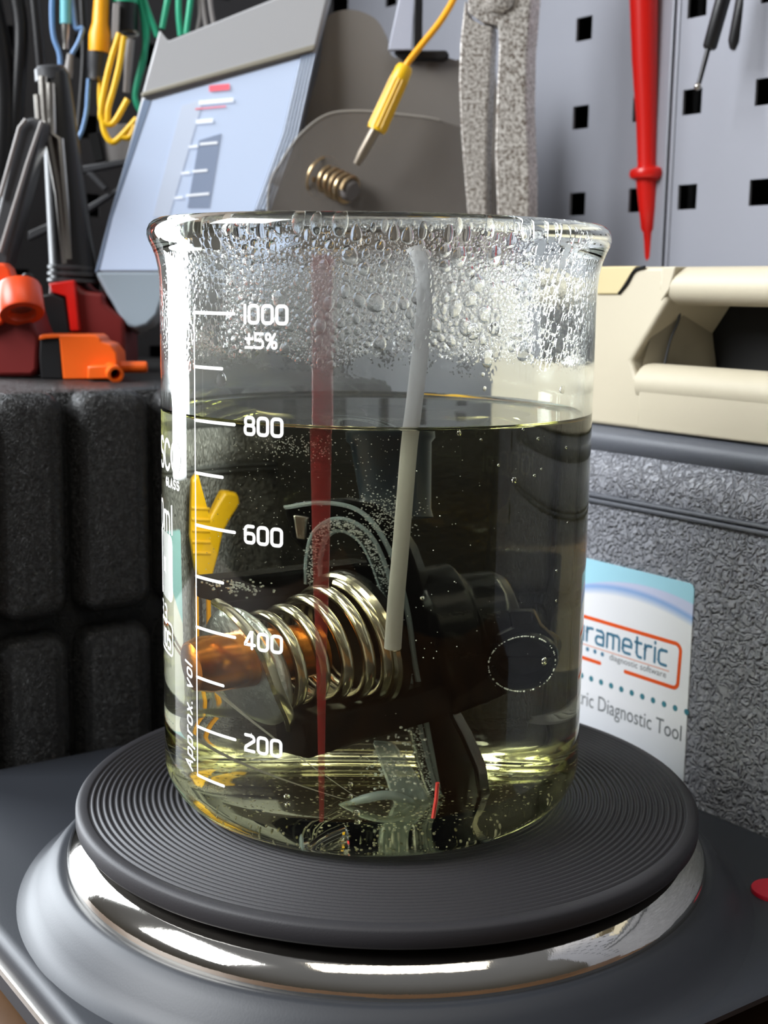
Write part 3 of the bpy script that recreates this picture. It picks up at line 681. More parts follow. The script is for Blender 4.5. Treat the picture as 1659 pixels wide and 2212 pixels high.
# nylon tie that hangs from the rim
tp = []
for x, y in ((896, 522), (905, 552), (916, 600), (913, 700), (902, 800), (890, 900)):
    tp.append(cyl(x, y, 47.5))
for x, y, Y in ((884, 960, -46.5), (874, 1080, -46), (864, 1200, -43), (855, 1300, -38), (848, 1400, -30)): tp.append(wat(x, y, Y))
tp = smoothpts(tp, 8)
o = obj('cable_tie', tube(tp, 1.75, 10, flat=.45, hint=(0, 1, 0)), M['tie']); tag(o, 'flat milky white nylon tie hanging from the rim down to the thermostat', 'tie')
# red reflection on the front glass, built as a thin translucent rod
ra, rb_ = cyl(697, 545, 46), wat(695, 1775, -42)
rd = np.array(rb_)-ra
o = obj('red_reflection_rod', lathe(ra, rb_, [(0, 0), (0, 2.2), (.3, 2.3), (.56, 1.7), (.7, 1.1), (1, .5), (1, 0)], 20, caps=False), M['redreflection']); tag(o, 'red reflection on the front glass, built as a slender translucent tapering rod', 'rod')
bt = []
o = obj('plastic_bit', tube([wat(945, 1690, -30), wat(942, 1725, -30), wat(935, 1768, -31)], .75, 8, flat=.6), M['redbit']); tag(o, 'small bright red plastic strip near the beaker floor', 'plastic strip')
cb = root('clear_cap', wat(700, 1825, -36), 'clear plastic cap lying on the beaker floor at the front', 'cap')
obj('cap_body', lathe(wat(655, 1822, -36), wat(750, 1812, -34), [(0, 0), (0, 2.6), (.12, 2.6), (.16, 1.9), (.4, 2.4), (.95, 3.4), (1, 3.0), (1, 0)], 32, caps=False), M['bubble'], cb)
obj('cap_rim', tube([wat(652, 1822, -36)+np.array([0, 2.7*math.cos(t), 2.7*math.sin(t)]) for t in np.linspace(0, 2*pi, 25)], .45, 8), M['gasket'], cb)
# bubbles: a few you can count, and the fizz
nb = 0
BL = ['ringed bubble just below the waterline right of the white tie', 'squarish bright bubble under the waterline in the right half', 'bubble with a bright rim inside the round outlet port', 'small bubble below the waterline between port and beaker edge', 'small bubble nearest the right beaker wall under the waterline', 'tiny bubble touching the waterline above the outlet port', 'tiny bubble beside the squarish bright one', 'upper of two stacked bubbles low between the red reflection and the 200 mark', 'lower of two stacked bubbles low between the red reflection and the 200 mark', 'top bubble of the rising column right of the red reflection', 'second bubble of the rising column right of the red reflection', 'upper bubble inside the reflected seal loop on the beaker floor', 'lower bubble inside the reflected seal loop on the beaker floor', 'small upright bubble hanging at the flange edge beside the tie', 'tiny bubble left of and above the squarish bright one', 'tiny bubble between the ringed one and the squarish one', 'bubble near the right wall above the outlet port', 'lower bubble near the right wall above the outlet port', 'tiny bubble at the far right wall at the 600 level', 'tiny bubble right of the squarish bright one']
for x, y, Y, r_ in ((992, 936, -46, .55), (1116, 1038, -40, .7), (1175, 1428, -30, .95), (1184, 950, -38, .4), (1237, 968, -28, .35), (1155, 930, -42, .35), (1160, 1028, -36, .4), (620, 1720, -30, .7), (622, 1738, -30, .6), (757, 1694, -40, .6), (757, 1720, -40, .55), (770, 1756, -42, .8), (772, 1776, -42, .7), (912, 1292, -44, .5), (1079, 1005, -42, .3), (1040, 950, -44, .3), (1217, 1235, -30, .35), (1218, 1300, -30, .3), (1240, 1130, -26, .3), (1186, 1015, -36, .3)):
    p = wat(x, y, Y); rr_ = math.hypot(p[0], p[1])
    if rr_ > 48.8: p[0] *= 48.8/rr_; p[1] *= 48.8/rr_
    nb += 1; tag(obj('air_bubble', ball(p, r_, 12, 8), M['bubble']), BL[nb-1], 'bubble', 'air bubbles in the liquid')
V, Fc = [], []; tb = ball((0, 0, 0), 1, 5, 4)
def fizz(x, y, Y, r_):
    try: p = wat(x, y, Y)
    except Exception: return
    if math.hypot(p[0], p[1]) > 49.5: return
    n = len(V); V.extend([(p[0]+q[0]*r_, p[1]+q[1]*r_, p[2]+q[2]*r_) for q in tb[0]]); Fc.extend([tuple(i+n for i in ff) for ff in tb[1]])
for _ in range(420): fizz(rng.uniform(440, 860), rng.uniform(940, 1230), rng.uniform(-42, -5), rng.uniform(.06, .16))
for _ in range(200): fizz(rng.gauss(640, 60), rng.gauss(965, 14), rng.uniform(-42, -20), rng.uniform(.1, .2))
for _ in range(90): fizz(rng.uniform(880, 1240), rng.uniform(930, 1500), rng.uniform(-46, -30), rng.uniform(.08, .2))
P_ = smoothpts([wat(x, y, fdep(x, y)-4.6) for x, y in g1], 30)
for _ in range(1300):
    p = P_[rng.randrange(len(P_))]; n = len(V); r_ = rng.uniform(.1, .24); q0 = (p[0]+rng.gauss(0, .7), p[1]+.6+rng.gauss(0, .25), p[2]+rng.gauss(0, .7)); V.extend([(q0[0]+q[0]*r_, q0[1]+q[1]*r_, q0[2]+q[2]*r_) for q in tb[0]]); Fc.extend([tuple(i+n for i in ff) for ff in tb[1]])
for _ in range(350): fizz(rng.gauss(835, 35), rng.gauss(1115, 28), rng.uniform(2, 7), rng.uniform(.1, .2))
for _ in range(90): fizz(rng.gauss(510, 40), rng.gauss(1268, 8), rng.uniform(-4, -1), rng.uniform(.15, .35))
for _ in range(160): fizz(rng.gauss(850, 35), rng.gauss(1660, 45), rng.uniform(-8, -5), rng.uniform(.15, .4))
for _ in range(120): 
    t = rng.uniform(0, 2*pi); p = pc + np.array([math.cos(t)*6.9, -1.0, math.sin(t)*6.9]); n = len(V); r_ = rng.uniform(.1, .25); V.extend([(p[0]+q[0]*r_, p[1]+q[1]*r_, p[2]+q[2]*r_) for q in tb[0]]); Fc.extend([tuple(i+n for i in ff) for ff in tb[1]])
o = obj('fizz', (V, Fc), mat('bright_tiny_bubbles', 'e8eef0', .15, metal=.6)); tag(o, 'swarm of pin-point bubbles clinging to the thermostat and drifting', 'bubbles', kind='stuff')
V, Fc = [], []
for _ in range(900):
    t = rng.uniform(0, 2*pi); rr_ = 44*math.sqrt(rng.random()); n = len(V); r_ = rng.uniform(.07, .26); q0 = (rr_*math.cos(t), rr_*math.sin(t), 3.5); V.extend([(q0[0]+q[0]*r_*1.5, q0[1]+q[1]*r_, q0[2]+q[2]*r_*.6) for q in tb[0]]); Fc.extend([tuple(i+n for i in ff) for ff in tb[1]])
for k2 in range(9):   # stringy flakes near the right of the floor
    c = onz(1010+k2*32, 1795-k2*7, 4); n = len(V)
o = obj('sediment', (V, Fc), M['sediment']); tag(o, 'pale specks of sediment on the beaker floor', 'sediment', kind='stuff')
# ================================================================ right: textured grey case with label
bC = 116
rc = root('hard_case', W(40, bC+45, -45), 'big grey wrinkle-grained plastic tool case with a printed label, right of the beaker', 'case')
aL, aR = 175, -190
obj('base_shell', box(aR, aL, bC, bC+88, -45, 59.9), M['leather'], rc, bevel=2.5, seg=4, label='grained lower shell')
obj('lid_shell', slab([W(aR, bC+.4, 61.9), W(aR, bC-.6, 66), W(aR, bC+.6, 70.5), W(aR, bC+4.5, 75.5), W(aR, bC+6, 78), W(aR, bC+88, 78), W(aR, bC+88, 61.9)], E1*(aL-aR)), M['leather'], rc, bevel=.8, seg=3, label='grained lid edge')
obj('seam_rail', box(aR, aL, bC-1.2, bC+80, 59.2, 60.7), M['rail'], rc, bevel=.5)
obj('seam_rail', box(aR, aL, bC-1.0, bC+80, 61.0, 62.4), M['rail'], rc, bevel=.5)
# smooth rounded top moulding
def rail_ab(b, z, rb_, rz, a0, a1, n=16, m=M['rail'], parent=rc, name='top_moulding', **kw):
    V = [W(a_, b+rb_*math.cos(t), z+rz*math.sin(t)) for a_ in (a0, a1) for t in [2*pi*k/n for k in range(n)]]
    return obj(name, fix((V, [(k, (k+1) % n, n+(k+1) % n, n+k) for k in range(n)]+[list(range(n)), [n+k for k in range(n)]])), m, parent, bevel=0, **kw)
rail_ab(bC+8.5, 79.0, 5.5, 4.8, aR, aL)
# label
lab = root('case_label', W(40, bC, -30), None, None); bpy.data.objects.remove(lab)
def lp(a, z, d): return W(a, bC-d, z)
la0, la1, lz0, lz1 = 88.0, -3.2, -36.0, 40.3
rr_ = [(x, y) for x, y in rrect(0, 0, la0-la1, lz1-lz0, 2.0)]
V = [lp(la0-x, lz0+y, .35) for x, y in rr_]; n = len(V); V2 = [lp(la0-x, lz0+y, -.1) for x, y in rr_]
uvs = [(x/(la0-la1), y/(lz1-lz0)) for x, y in rr_]
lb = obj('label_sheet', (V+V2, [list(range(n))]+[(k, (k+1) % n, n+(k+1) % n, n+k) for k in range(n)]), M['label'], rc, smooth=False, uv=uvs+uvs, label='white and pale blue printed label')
def ink(name, vf2, a, z, m, d=.42, shear=0):
    """flat print on the label: x runs to the right in the picture (-a), y up"""
    return obj(name, ([lp(a-(x+shear*y), z+y, d) for x, y in vf2[0]], vf2[1]), m, lb)
# rounded orange frame, open at the bottom
fz1, fz0 = 20.6, 6.5
w0 = 58.0   # the frame's lower left start lies this far left of its right side
ink('logo_frame', ribbon2([(w0-22.5, 0.0)]+[(w0-2.5, 0.0)]+arcp(w0-2.2, 2.0, 2.0, 2.0, -90, 0)+arcp(w0-2.0, fz1-fz0-2.2, 2.2, 2.2, 0, 90)+[(0, fz1-fz0)], 1.25), w0+0.9, fz0, M['inkorange'])
ink('logo_frame', ribbon2([(0, 0), (w0-34, 0)], 1.25), w0+.9, fz0, M['inkorange'])
sc8 = 35.2/words('rametric', 6.5, .95, .26)[2]
wv = words('urametric', 6.5, .95, .26); wv = ([(x*sc8, y) for x, y in wv[0]], wv[1], wv[2]*sc8)
aend = 6.0
ink('logo_lettering', wv, aend+wv[2]+.3, 12.7, M['inkblue'])
# fine rule, dots
ink('logo_rule', ribbon2([(0, 0), (52, 0)], .38), aend+51, 11.2, M['inkpink'])
def text_mesh(s, size):
    c = bpy.data.curves.new('t', 'FONT'); c.body = s; c.size = size; c.resolution_u = 3
    o = bpy.data.objects.new('t', c); COL.objects.link(o); dg = bpy.context.evaluated_depsgraph_get(); me = bpy.data.meshes.new_from_object(o.evaluated_get(dg))
    v = [(p.co.x, p.co.y) for p in me.vertices]; f = [tuple(p.vertices) for p in me.polygons]; bpy.data.objects.remove(o); bpy.data.meshes.remove(me)
    x1 = max(p[0] for p in v); return v, f, x1
tm = text_mesh('diagnostic software', 2.9)
ws_ = pa(1318, 1418, bC)[0]-aend; sx_ = ws_/tm[2]; a1_ = aend
ink('logo_lettering', ([(x*sx_, y) for x, y in tm[0]], tm[1]), a1_+ws_, 8.8, M['inkgrey'])
disc = lambda r_: ([(r_*math.cos(2*pi*k/14), r_*math.sin(2*pi*k/14)) for k in range(14)], [list(range(14))])
for x, y in ((1271, 1402), (1287, 1407), (1303, 1413)):
    a_, z_ = pa(x, y, bC); ink('logo_dot', disc(.75), a_, z_, M['inkblue'])
for k2 in range(18):
    a_ = pa(1483, 1542, bC)[0]+4.62*k2-.3; ink('border_dot', disc(.98), a_, .25-.0*k2, M['inkteal'])
tm = text_mesh('Durametric Diagnostic Tool', 7.2); a_r = pa(1473, 1600, bC)[0]; full = pa(1291, 1545, bC)[0]-a_r
xD = tm[2]; 
# scale so that "Diagnostic Tool" spans the measured width
tmD = text_mesh('Diagnostic Tool', 7.2); s_ = full/tmD[2]
ink('label_lettering', ([(x*s_, y) for x, y in tm[0]], tm[1]), a_r+tm[2]*s_, -9.6, M['inkgrey'])
# ================================================================ beige case on top
bB = 122
bc = root('beige_case', W(20, bB+30, 84), 'warm beige plastic carrying case with a recessed handle, on top of the grained grey case', 'case')
zt, zb2 = 135.0, 84.0
def AB(x, y, b=bB): return pa(x, y, b)
hl = AB(1435, 655); oBL = AB(1372, 800); oBR = -140.0
shell = [(98, zb2), (98, zt-4), (96, zt), (hl[0]+1, zt), (hl[0]-1, 124), (oBL[0]+2, 105.5), (oBL[0], 101), (oBR, 101), (oBR, zb2)]
obj('shell', slab([W(a, bB, z) for a, z in shell], E2*64), M['beige'], bc, bevel=1.4, seg=4, label='beige shell')
# sloped inner wall of the handle pocket
i0, i1 = AB(1433, 652), AB(1373, 790)
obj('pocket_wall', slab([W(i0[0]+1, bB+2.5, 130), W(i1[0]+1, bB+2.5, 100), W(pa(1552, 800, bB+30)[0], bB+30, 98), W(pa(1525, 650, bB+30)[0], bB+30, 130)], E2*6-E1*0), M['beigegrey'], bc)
obj('pocket_groove', tube(smoothpts([W(*AB(1468, 665, bB+9)[:1], bB+9, AB(1468, 665, bB+9)[1]), W(AB(1466, 690, bB+9)[0], bB+9, AB(1466, 690, bB+9)[1]), W(AB(1448, 735, bB+8)[0], bB+8, AB(1448, 735, bB+8)[1]), W(AB(1436, 785, bB+8)[0], bB+8, AB(1436, 785, bB+8)[1])], 6), .45, 6), M['darkgrey'], bc)
q0_, q1_ = pa(1522, 655, bB+30)[0], pa(1556, 800, bB+30)[0]
obj('pocket_back', slab([W(oBR, bB+30, 96), W(q1_, bB+30, 96), W(q0_, bB+30, 132), W(oBR, bB+30, 132)], E2*2), M['void'], bc)
rail_ab(bB+7, 129.2, 7.2, 5.9, -140, hl[0]+2, 24, M['beige'], bc, 'handle_bar')
obj('handle_collar', slab([W(a, bB-.25, z) for a, z in ((hl[0]+1.5, 134.9), (hl[0]-4, 135), (hl[0]-2, 128), (hl[0]+1.5, 124))], E2*10), M['beige'], bc, bevel=.5)
rail_ab(bB+6.2, 98.3, 7.4, 6.6, -140, oBL[0]-1.0, 24, M['beige'], bc, 'lower_bar')
obj('lower_panel', box(-140, oBL[0]-2.5, bB-.7, bB+10, 84.2, 98.5), M['beige'], bc, bevel=.8)
obj('top_plate', box(-140, hl[0], bB+12, bB+64, 131, 135), M['beige'], bc, bevel=1)
# latch tongue at the left
la = [AB(1292, 576), AB(1378, 573), AB(1362, 600), AB(1340, 636), AB(1290, 636)]
obj('latch', slab([W(a, bB-.8, min(z, 135.2)) for a, z in la], E2*3), M['cream'], bc, bevel=.5, label='cream yellow latch')
obj('latch_gap', tube(smoothpts([W(AB(x, y)[0], bB-.4, min(AB(x, y)[1], 134.9)) for x, y in ((1395, 572), (1372, 585), (1356, 612), (1338, 634))], 6), .5, 6), M['void'], bc)
# ================================================================ left: black ribbed case
aC = 135
lc = root('black_case', W(aC+80, -60, -45), 'black moulded plastic tool case with rounded vertical ribs, left of the beaker', 'case')
obj('shell', loft([[W(p[0], p[1], z) for p in rrect(aC+2+i, -76+i, 325-i, 108-i, 8)] for z, i in ((-45, 0), (86, 0), (90, .8), (92.5, 2.4), (93.2, 5))]), M['blackcase'], lc)
def pillow(b0, b1, z0, z1):
    rings = []
    for dd, i in ((3, 0), (0, 0), (-2.4, .5), (-4.6, 1.8), (-5.8, 3.8), (-6.2, 6.5)):
        rings.append([W(aC+dd, p[0], p[1]) for p in rrect(b0+i, z0+i, b1-i, z1-i, max(2, 7.5-i), 6)])
    return loft(rings)
for b0, b1 in ((-77, -55), (-52.5, -28.3), (-25.6, 1), (3.6, 30), (32.6, 58), (60.6, 86)):
    obj('rib', pillow(b0, b1, 20, 93.5), M['blackcase'], lc)
    obj('rib', pillow(b0, b1, -43, 16), M['blackcase'], lc)
# ================================================================ tools standing on the black case
ZC = 93.3
rt_ = root('inspection_tool', onz(190, 800, ZC), 'black ribbed shaft tool standing in a red base on the black case', 'tool')
Yt = 190
def o2(name, px, Y, dy, m, par=None, bevel=.8, label=None, **kw):
    return obj(name, slab([aty(x, y, Y) for x, y in px], (0, dy, 0)), m, par, bevel=bevel, label=label, seg=3, **kw)
o2('red_base', [(105, 615), (158, 606), (178, 628), (222, 634), (224, 655), (268, 690), (272, 800), (105, 800), (100, 720)], Yt, 28, M['darkred'], rt_, 1.5, 'dark red base')
o2('base_flange', [(104, 612), (160, 605), (172, 716), (152, 716), (142, 640), (112, 632)], Yt-3, 4, M['red'], rt_, .6, 'bright red front flange')
o2('base_socket', [(72, 640), (112, 632), (140, 645), (152, 716), (150, 800), (72, 800)], Yt-2, 10, M['blackplastic'], rt_, 1)
obj('shaft', lathe(aty(160, 600, Yt+10), aty(118, 155, Yt+10), [(0, 0), (0, 9.0), (.06, 9.0), (.98, 5.6), (1, 4.8), (1, 0)], 40, caps=False), M['blackplastic'], rt_, label='round black shaft')
for k2, (x, y) in enumerate(((158, 606), (157, 592), (156, 578))):
    obj('collar_ring', lathe(aty(x, y+5, Yt+10), aty(x, y-5, Yt+10), [(0, 0), (.0, 9.0), (.2, 9.9-k2*.25), (.8, 9.9-k2*.25), (1, 9.0), (1, 0)], 40, caps=False), M['darkgrey'], rt_)
for pts_ in ([(92, 165), (97, 250), (128, 420), (142, 570)], [(108, 180), (112, 290), (128, 300), (150, 560)], [(82, 205), (86, 258)]):
    obj('shaft_rail', tube([aty(x, y, Yt+2.5) for x, y in pts_], 1.7, 8), M['steel'], rt_)
obj('shaft_cap', lathe(aty(112, 175, Yt+10), aty(108, 144, Yt+10), [(0, 0), (0, 6.2), (.8, 6.0), (1, 5), (1, 0)], 32, caps=False), M['darkgrey'], rt_)
# second folded arm, flat
fa = root('folding_arm', onz(-30, 800, ZC), 'flat black tool arm with rounded top leaning at the far left edge', 'tool')
o2('arm', [(-60, 700), (35, 275), (52, 256), (72, 252), (92, 262), (92, 280), (0, 640), (-10, 790), (-60, 790)], 180, 12, M['darkgrey'], fa, 1.2)
for pts_ in ([(0, 425), (42, 275), (56, 258)], [(0, 545), (60, 350), (90, 262)]):
    obj('edge_rail', tube([aty(x, y, 178.5) for x, y in pts_], .8, 8), M['greycable'], fa)
# orange-topped red clamp
oc = root('spring_clamp', onz(20, 815, ZC), 'red clamp with a round orange collar at the left edge of the black case', 'clamp')
Yo = 150
o2('clamp_body', [(-60, 640), (20, 640), (60, 655), (72, 700), (85, 730), (82, 800), (70, 814), (-60, 814)], Yo, 24, M['darkred'], oc, 2)
rc_, rax = aty(44, 652, Yo-3), np.array([.22, -.50, -.84])
u, v, a = frame(rax)
obj('collar', fix(revolve([(4.9, -6), (7.6, -6), (8.0, -5), (8.0, 4), (7.6, 5), (4.9, 5), (4.4, 4.2), (4.4, -6)], 48, rc_, u, v, a, closed=True)), M['redorange'], oc, label='round orange collar')
obj('collar_plug', fix(revolve([(0, -6), (4.6, -6), (4.6, 2), (0, 2.6)], 32, rc_, u, v, a)), M['steel'], oc)
o2('collar_arm', [(-40, 628), (20, 625), (22, 660), (5, 700), (-40, 720)], Yo-3, 10, M['redorange'], oc, 1)
o2('orange_tab', [(-30, 568), (8, 568), (20, 580), (32, 615), (-30, 624)], Yo+6, 8, M['redorange'], oc, 1)
obj('threaded_stud', lathe(aty(60, 625, Yo+14), aty(60, 590, Yo+14), [(0, 0), (0, 2.2), (.9, 1.9), (1, 1.2), (1, 0)], 16, caps=False), M['blackplastic'], oc)
# orange adapter
oa = root('orange_adapter', onz(180, 822, ZC), 'bright orange plastic adapter with an open dark end and small spouts, on the black case', 'adapter')
Yb = float(onz(140, 820, ZC)[1])
o2('adapter_body', [(136, 820), (128, 735), (122, 722), (205, 723), (216, 730), (218, 738), (238, 744), (252, 762), (255, 790), (232, 820)], Yb, 16, M['orange'], oa, .8, 'orange body')
o2('open_end', [(86, 728), (92, 722), (124, 722), (130, 736), (136, 820), (88, 818), (84, 770)], Yb+1, 15, M['blackplastic'], oa, .6, 'dark open end')
o2('upper_lip', [(84, 726), (92, 722), (126, 722), (130, 730), (98, 732), (84, 735)], Yb-.2, 14, M['orange'], oa, .4)
u, v, a = frame((.35, -.93, -.1)); sc_ = aty(247, 806, Yb-6)
obj('spout', fix(revolve([(1.7, -9), (2.9, -9), (2.9, 3), (1.9, 3.1), (1.7, 2)], 28, sc_, u, v, a, closed=True)), M['orange'], oa)
obj('spout_bore', revolve([(0, -3), (1.75, -3)], 24, sc_, u, v, a), M['void'], oa)
o2('spout_block', [(188, 790), (238, 788), (240, 820), (188, 820)], Yb-5, 8, M['orange'], oa, .8)
obj('side_tube', lathe(aty(258, 793, Yb+6), aty(318, 793, Yb+6), [(0, 0), (0, 2.1), (.93, 2.1), (1, 1.7), (1, 0)], 24, caps=False), M['orange'], oa)
# ================================================================ tablet
tn = np.array([.10, -1.0, .20]); tp0 = aty(400, 400, 205)
def tq(x, y, d=0.0): return hit(x, y, tp0, tn) + tn*d/np.linalg.norm(tn)
tb_ = root('scan_tablet', tq(280, 700), 'grey diagnostic tablet leaning behind the beaker with a blue-white sky reflection coloured into its screen', 'tablet')
def tslab(name, px, d, th, m, par=tb_, bevel=.6, **kw): return obj(name, slab([tq(x, y, d) for x, y in px], -tn*th/np.linalg.norm(tn)), m, par, bevel=bevel, **kw)
tslab('back_shell', [(347, 63), (362, 88), (595, -4), (720, -30), (712, 0), (682, 112), (640, 320), (563, 470), (520, 600), (356, 650), (334, 694), (292, 714), (262, 690), (206, 592), (238, 470), (305, 212)], 0, 14, M['tabframe'], bevel=2.0, seg=3)
tslab('top_bezel', [(345, 66), (364, 90), (595, -2), (714, -30), (682, 108), (306, 211), (330, 120)], 1.6, 2.6, M['tabframe'], bevel=.9)
tslab('bezel_lip', [(306, 203), (681, 98), (679, 113), (306, 214)], 2.2, 1.6, M['tabband'], bevel=.6)
tslab('screen', [(328, 219), (648, 128), (610, 290), (548, 460), (526, 584), (216, 584), (244, 470)], .7, 1, M['screen'], bevel=0, label='screen with a blue-white sky reflection in its colour')
for k2 in range(5):
    x0 = 652+k2*7
    obj('edge_rib', tube([tq(x0, 124-k2*2, .9), tq(x0-38, 290, .9), tq(x0-98, 455, .9)], .45, 6), M['screenedge'], tb_)
tslab('screen_border', [(310, 216), (328, 219), (244, 470), (216, 584), (205, 590), (236, 470)], 1.0, 1.2, M['screenedge'], bevel=.3)
tslab('chin', [(206, 588), (356, 588), (354, 640), (340, 682), (318, 704), (294, 711), (276, 704), (262, 688), (230, 632)], 1.2, 2.5, mat('pale_blue_chin', '9aa8b4', .4), bevel=1.2, seg=3)
tslab('screen_stripe', [(430, 305), (478, 290), (452, 450), (405, 450)], 1.0, .15, M['screenreflection'], bevel=0)  # blurry dark reflection on the screen, put in as a darker stripe
tslab('screen_stripe', [(392, 230), (440, 215), (365, 470), (330, 470)], 1.0, .1, mat('faint_screen_column', 'c2cde0', .25, emis=.15), bevel=0)
for j, (x, y, wd_, m) in enumerate(((452, 200, 44, 'redtext'), (430, 229, 74, 'whitetext'), (422, 239, 66, 'redtext'), (424, 270, 36, 'whitetext'), (408, 322, 20, 'whitetext'), (432, 316, 38, 'whitetext'), (392, 379, 18, 'whitetext'), (416, 375, 32, 'whitetext'), (377, 432, 18, 'whitetext'), (402, 427, 50, 'whitetext'))):
    hh = 13 if j == 0 else (9 if j in (1, 3) else (2.5 if j == 2 else 5)); k_ = -.09
    tslab('screen_text', [(x, y), (x, y-hh), (x+wd_, y-hh+k_*wd_), (x+wd_, y+k_*wd_)], 1.25, .1, M[m], bevel=0)
# ================================================================ hanging test leads, top left
Yh = 232
def lead(name, pts_, r_, m, label, group=None, Y=Yh, par=None, cat='test lead', seg=10):
    o = obj(name, tube(smoothpts([aty(*(p[:2]), p[2] if len(p) > 2 else Y) for p in pts_], 8), r_, seg), m, par)
    if par is None: tag(o, label, cat, group)
    return o
def plug(name, x, y0, y1, r0, r1, m, par, Y=Yh, slant=0, **kw):
    return obj(name, lathe(aty(x, y0, Y), aty(x+slant, y1, Y), [(0, 0), (0, r0), (.55, (r0+r1)/2), (.7, r1), (1, r1), (1, 0)], 24, caps=False), m, par, **kw)
bl = root('test_lead', aty(135, 120, Yh), 'pale blue looped test lead with a teal plug at top left', 'test lead')
plug('plug_body', 143, -40, 52, 2.4, 2.4, M['teal'], bl, label='teal plug'); plug('plug_pin', 142, 50, 106, 1.9, 1.2, M['steel'], bl)
lead('wire', [(114, -40), (112, 30), (116, 80), (128, 115), (131, 150)], 1.0, M['blue'], None, par=bl)
lead('wire', [(150, -40), (158, 20), (164, 60), (178, 62), (170, 90), (155, 117)], 1.0, M['blue'], None, par=bl)
plug('wire_end', 152, 117, 168, 1.3, 1.9, M['greycable'], bl, slant=-6)
yl = root('test_lead', aty(210, 170, Yh), 'test lead with a thick amber yellow plug body and dark metal sleeve', 'test lead')
obj('plug_body', lathe(aty(214, 113, Yh), aty(222, -60, Yh), [(0, 0), (0, 4.2), (.22, 4.4), (.36, 3.3), (1, 2.7), (1, 0)], 28, caps=False), M['amberyellow'], yl)
plug('metal_sleeve', 210, 112, 171, 3.8, 3.2, M['darkgrey'], yl, slant=-2); obj('sleeve_highlight_ring', lathe(aty(209, 168, Yh), aty(209, 174, Yh), [(0, 0), (0, 3.3), (1, 2.6), (1, 0)], 24, caps=False), M['steel'], yl)
lead('wire', [(192, 170), (190, 200), (187, 240), (178, 280), (168, 300)], .9, M['blue'], None, par=yl)
lead('wire', [(216, 172), (216, 220), (220, 262)], 1.0, M['yellow'], None, par=yl)
gl_ = root('test_lead', aty(270, 70, Yh), 'test lead with a green topped black plug over the yellow loops', 'test lead')
plug('plug_body', 270, 68, 6, 5.2, 5.2, M['blackplastic'], gl_, Y=Yh+4); plug('plug_top', 270, 8, -30, 5.3, 5.3, M['green'], gl_, Y=Yh+4)
obj('plug_fin', slab([aty(x, y, Yh-3) for x, y in ((244, 5), (258, 10), (256, 72), (240, 90))], (0, 2, 0)), M['greycable'], gl_, bevel=.3)
obj('end_ring', tube([aty(278, 74, Yh)+np.array([3.6*math.cos(t), 1.5*math.sin(t), 1.6*math.sin(t)]) for t in np.linspace(0, 2*pi, 25)], .6, 8), M['steel'], gl_)
yw = root('test_lead', aty(240, 305, Yh-6), 'coiled yellow test lead wire hanging in a bent hook shape', 'test lead')
for pts_ in ([(258, 72), (240, 130), (226, 190), (218, 250), (232, 268), (248, 262), (276, 214)], [(268, 78), (258, 140), (246, 190), (234, 232), (232, 262)], [(220, 250), (226, 285), (240, 306), (256, 300), (296, 256)], [(262, 296), (280, 296), (292, 270)]):
    lead('wire', pts_, 1.25, M['yellow'], None, Y=Yh-6, par=yw)
plug('pin', 281, 85, 200, 1.9, 1.4, M['greycable'], yw, slant=-8)
for i, (pts_, lab_) in enumerate((([(305, -20), (318, 20), (334, 62), (340, 80)], 'green cable running straight down to the tablet corner'), ([(300, -20), (312, 60), (312, 120), (297, 180), (292, 215), (306, 246)], 'long green cable bending behind the yellow loops'), ([(308, 20), (318, 70), (308, 130), (292, 200), (300, 232), (312, 240)], 'second green cable beside the long bent green one'), ([(366, -20), (358, 20), (350, 62)], 'green cable meeting the tablet top at its left horn'), ([(386, -20), (386, 30), (390, 78)], 'middle green cable dropping behind the tablet top'), ([(414, -20), (408, 30), (402, 74)], 'rightmost green cable dropping behind the tablet top'))):
    lead('green_cable', pts_, 1.25, M['green'], lab_, 'green cables hanging at the top left', Y=Yh+6, cat='cable')
for i, (pts_, lab_) in enumerate((([(428, -20), (432, 30), (426, 66)], 'grey cable next to the green ones over the tablet'), ([(436, -20), (440, 20), (446, 62)], 'slim light grey cable second from the green ones'), ([(452, -20), (456, 20), (462, 54)], 'dark grey cable farthest right over the tablet'))):
    lead('grey_cable', pts_, 1.0, M['greycable'], lab_, 'grey cables hanging over the tablet', Y=Yh+8, cat='cable')
# black hoses and straps in the dark corner
for i, (pts_, r_, lab_) in enumerate((([(-30, -40), (5, 150), (8, 300), (-10, 450)], 5, 'thick black hose hanging at the far left edge'), ([(30, -40), (45, 60), (40, 180), (30, 300)], 3, 'black cable hanging second from the far left'), ([(70, -40), (80, 60), (88, 150)], 2.2, 'thin black cable above the tool shaft'), ([(178, 0), (182, 120), (172, 260), (168, 300)], 1.6, 'dark cable hanging between blue and yellow leads'))):
    lead('black_hose', pts_, r_, M['blackplastic'], lab_, 'black hoses in the dark corner', Y=250, cat='hose')
# bracket rail behind the leads
br_ = root('wall_bracket', aty(240, 350, 255), 'dark steel bracket shelf behind the tool shaft and tablet', 'bracket')
o2('bracket_rail', [(176, 358), (300, 338), (300, 350), (176, 374)], 255, 6, M['darkgrey'], br_, .5)
o2('bracket_strut', [(185, 372), (200, 372), (232, 405), (222, 412)], 252, 4, M['darkgrey'], br_, .4)
o2('lower_rail', [(60, 500), (185, 445), (262, 400), (262, 410), (190, 458), (60, 520)], 254, 5, M['darkgrey'], br_, .5)
o2('bracket_gap', [(190, 290), (212, 285), (224, 345), (204, 350)], 262, 4, M['void'], br_, .3)  # black sheet standing in for a dark hole behind the bracket
o2('bracket_panel', [(225, 270), (300, 265), (300, 345), (230, 350)], 264, 4, M['greycable'], br_, .3)
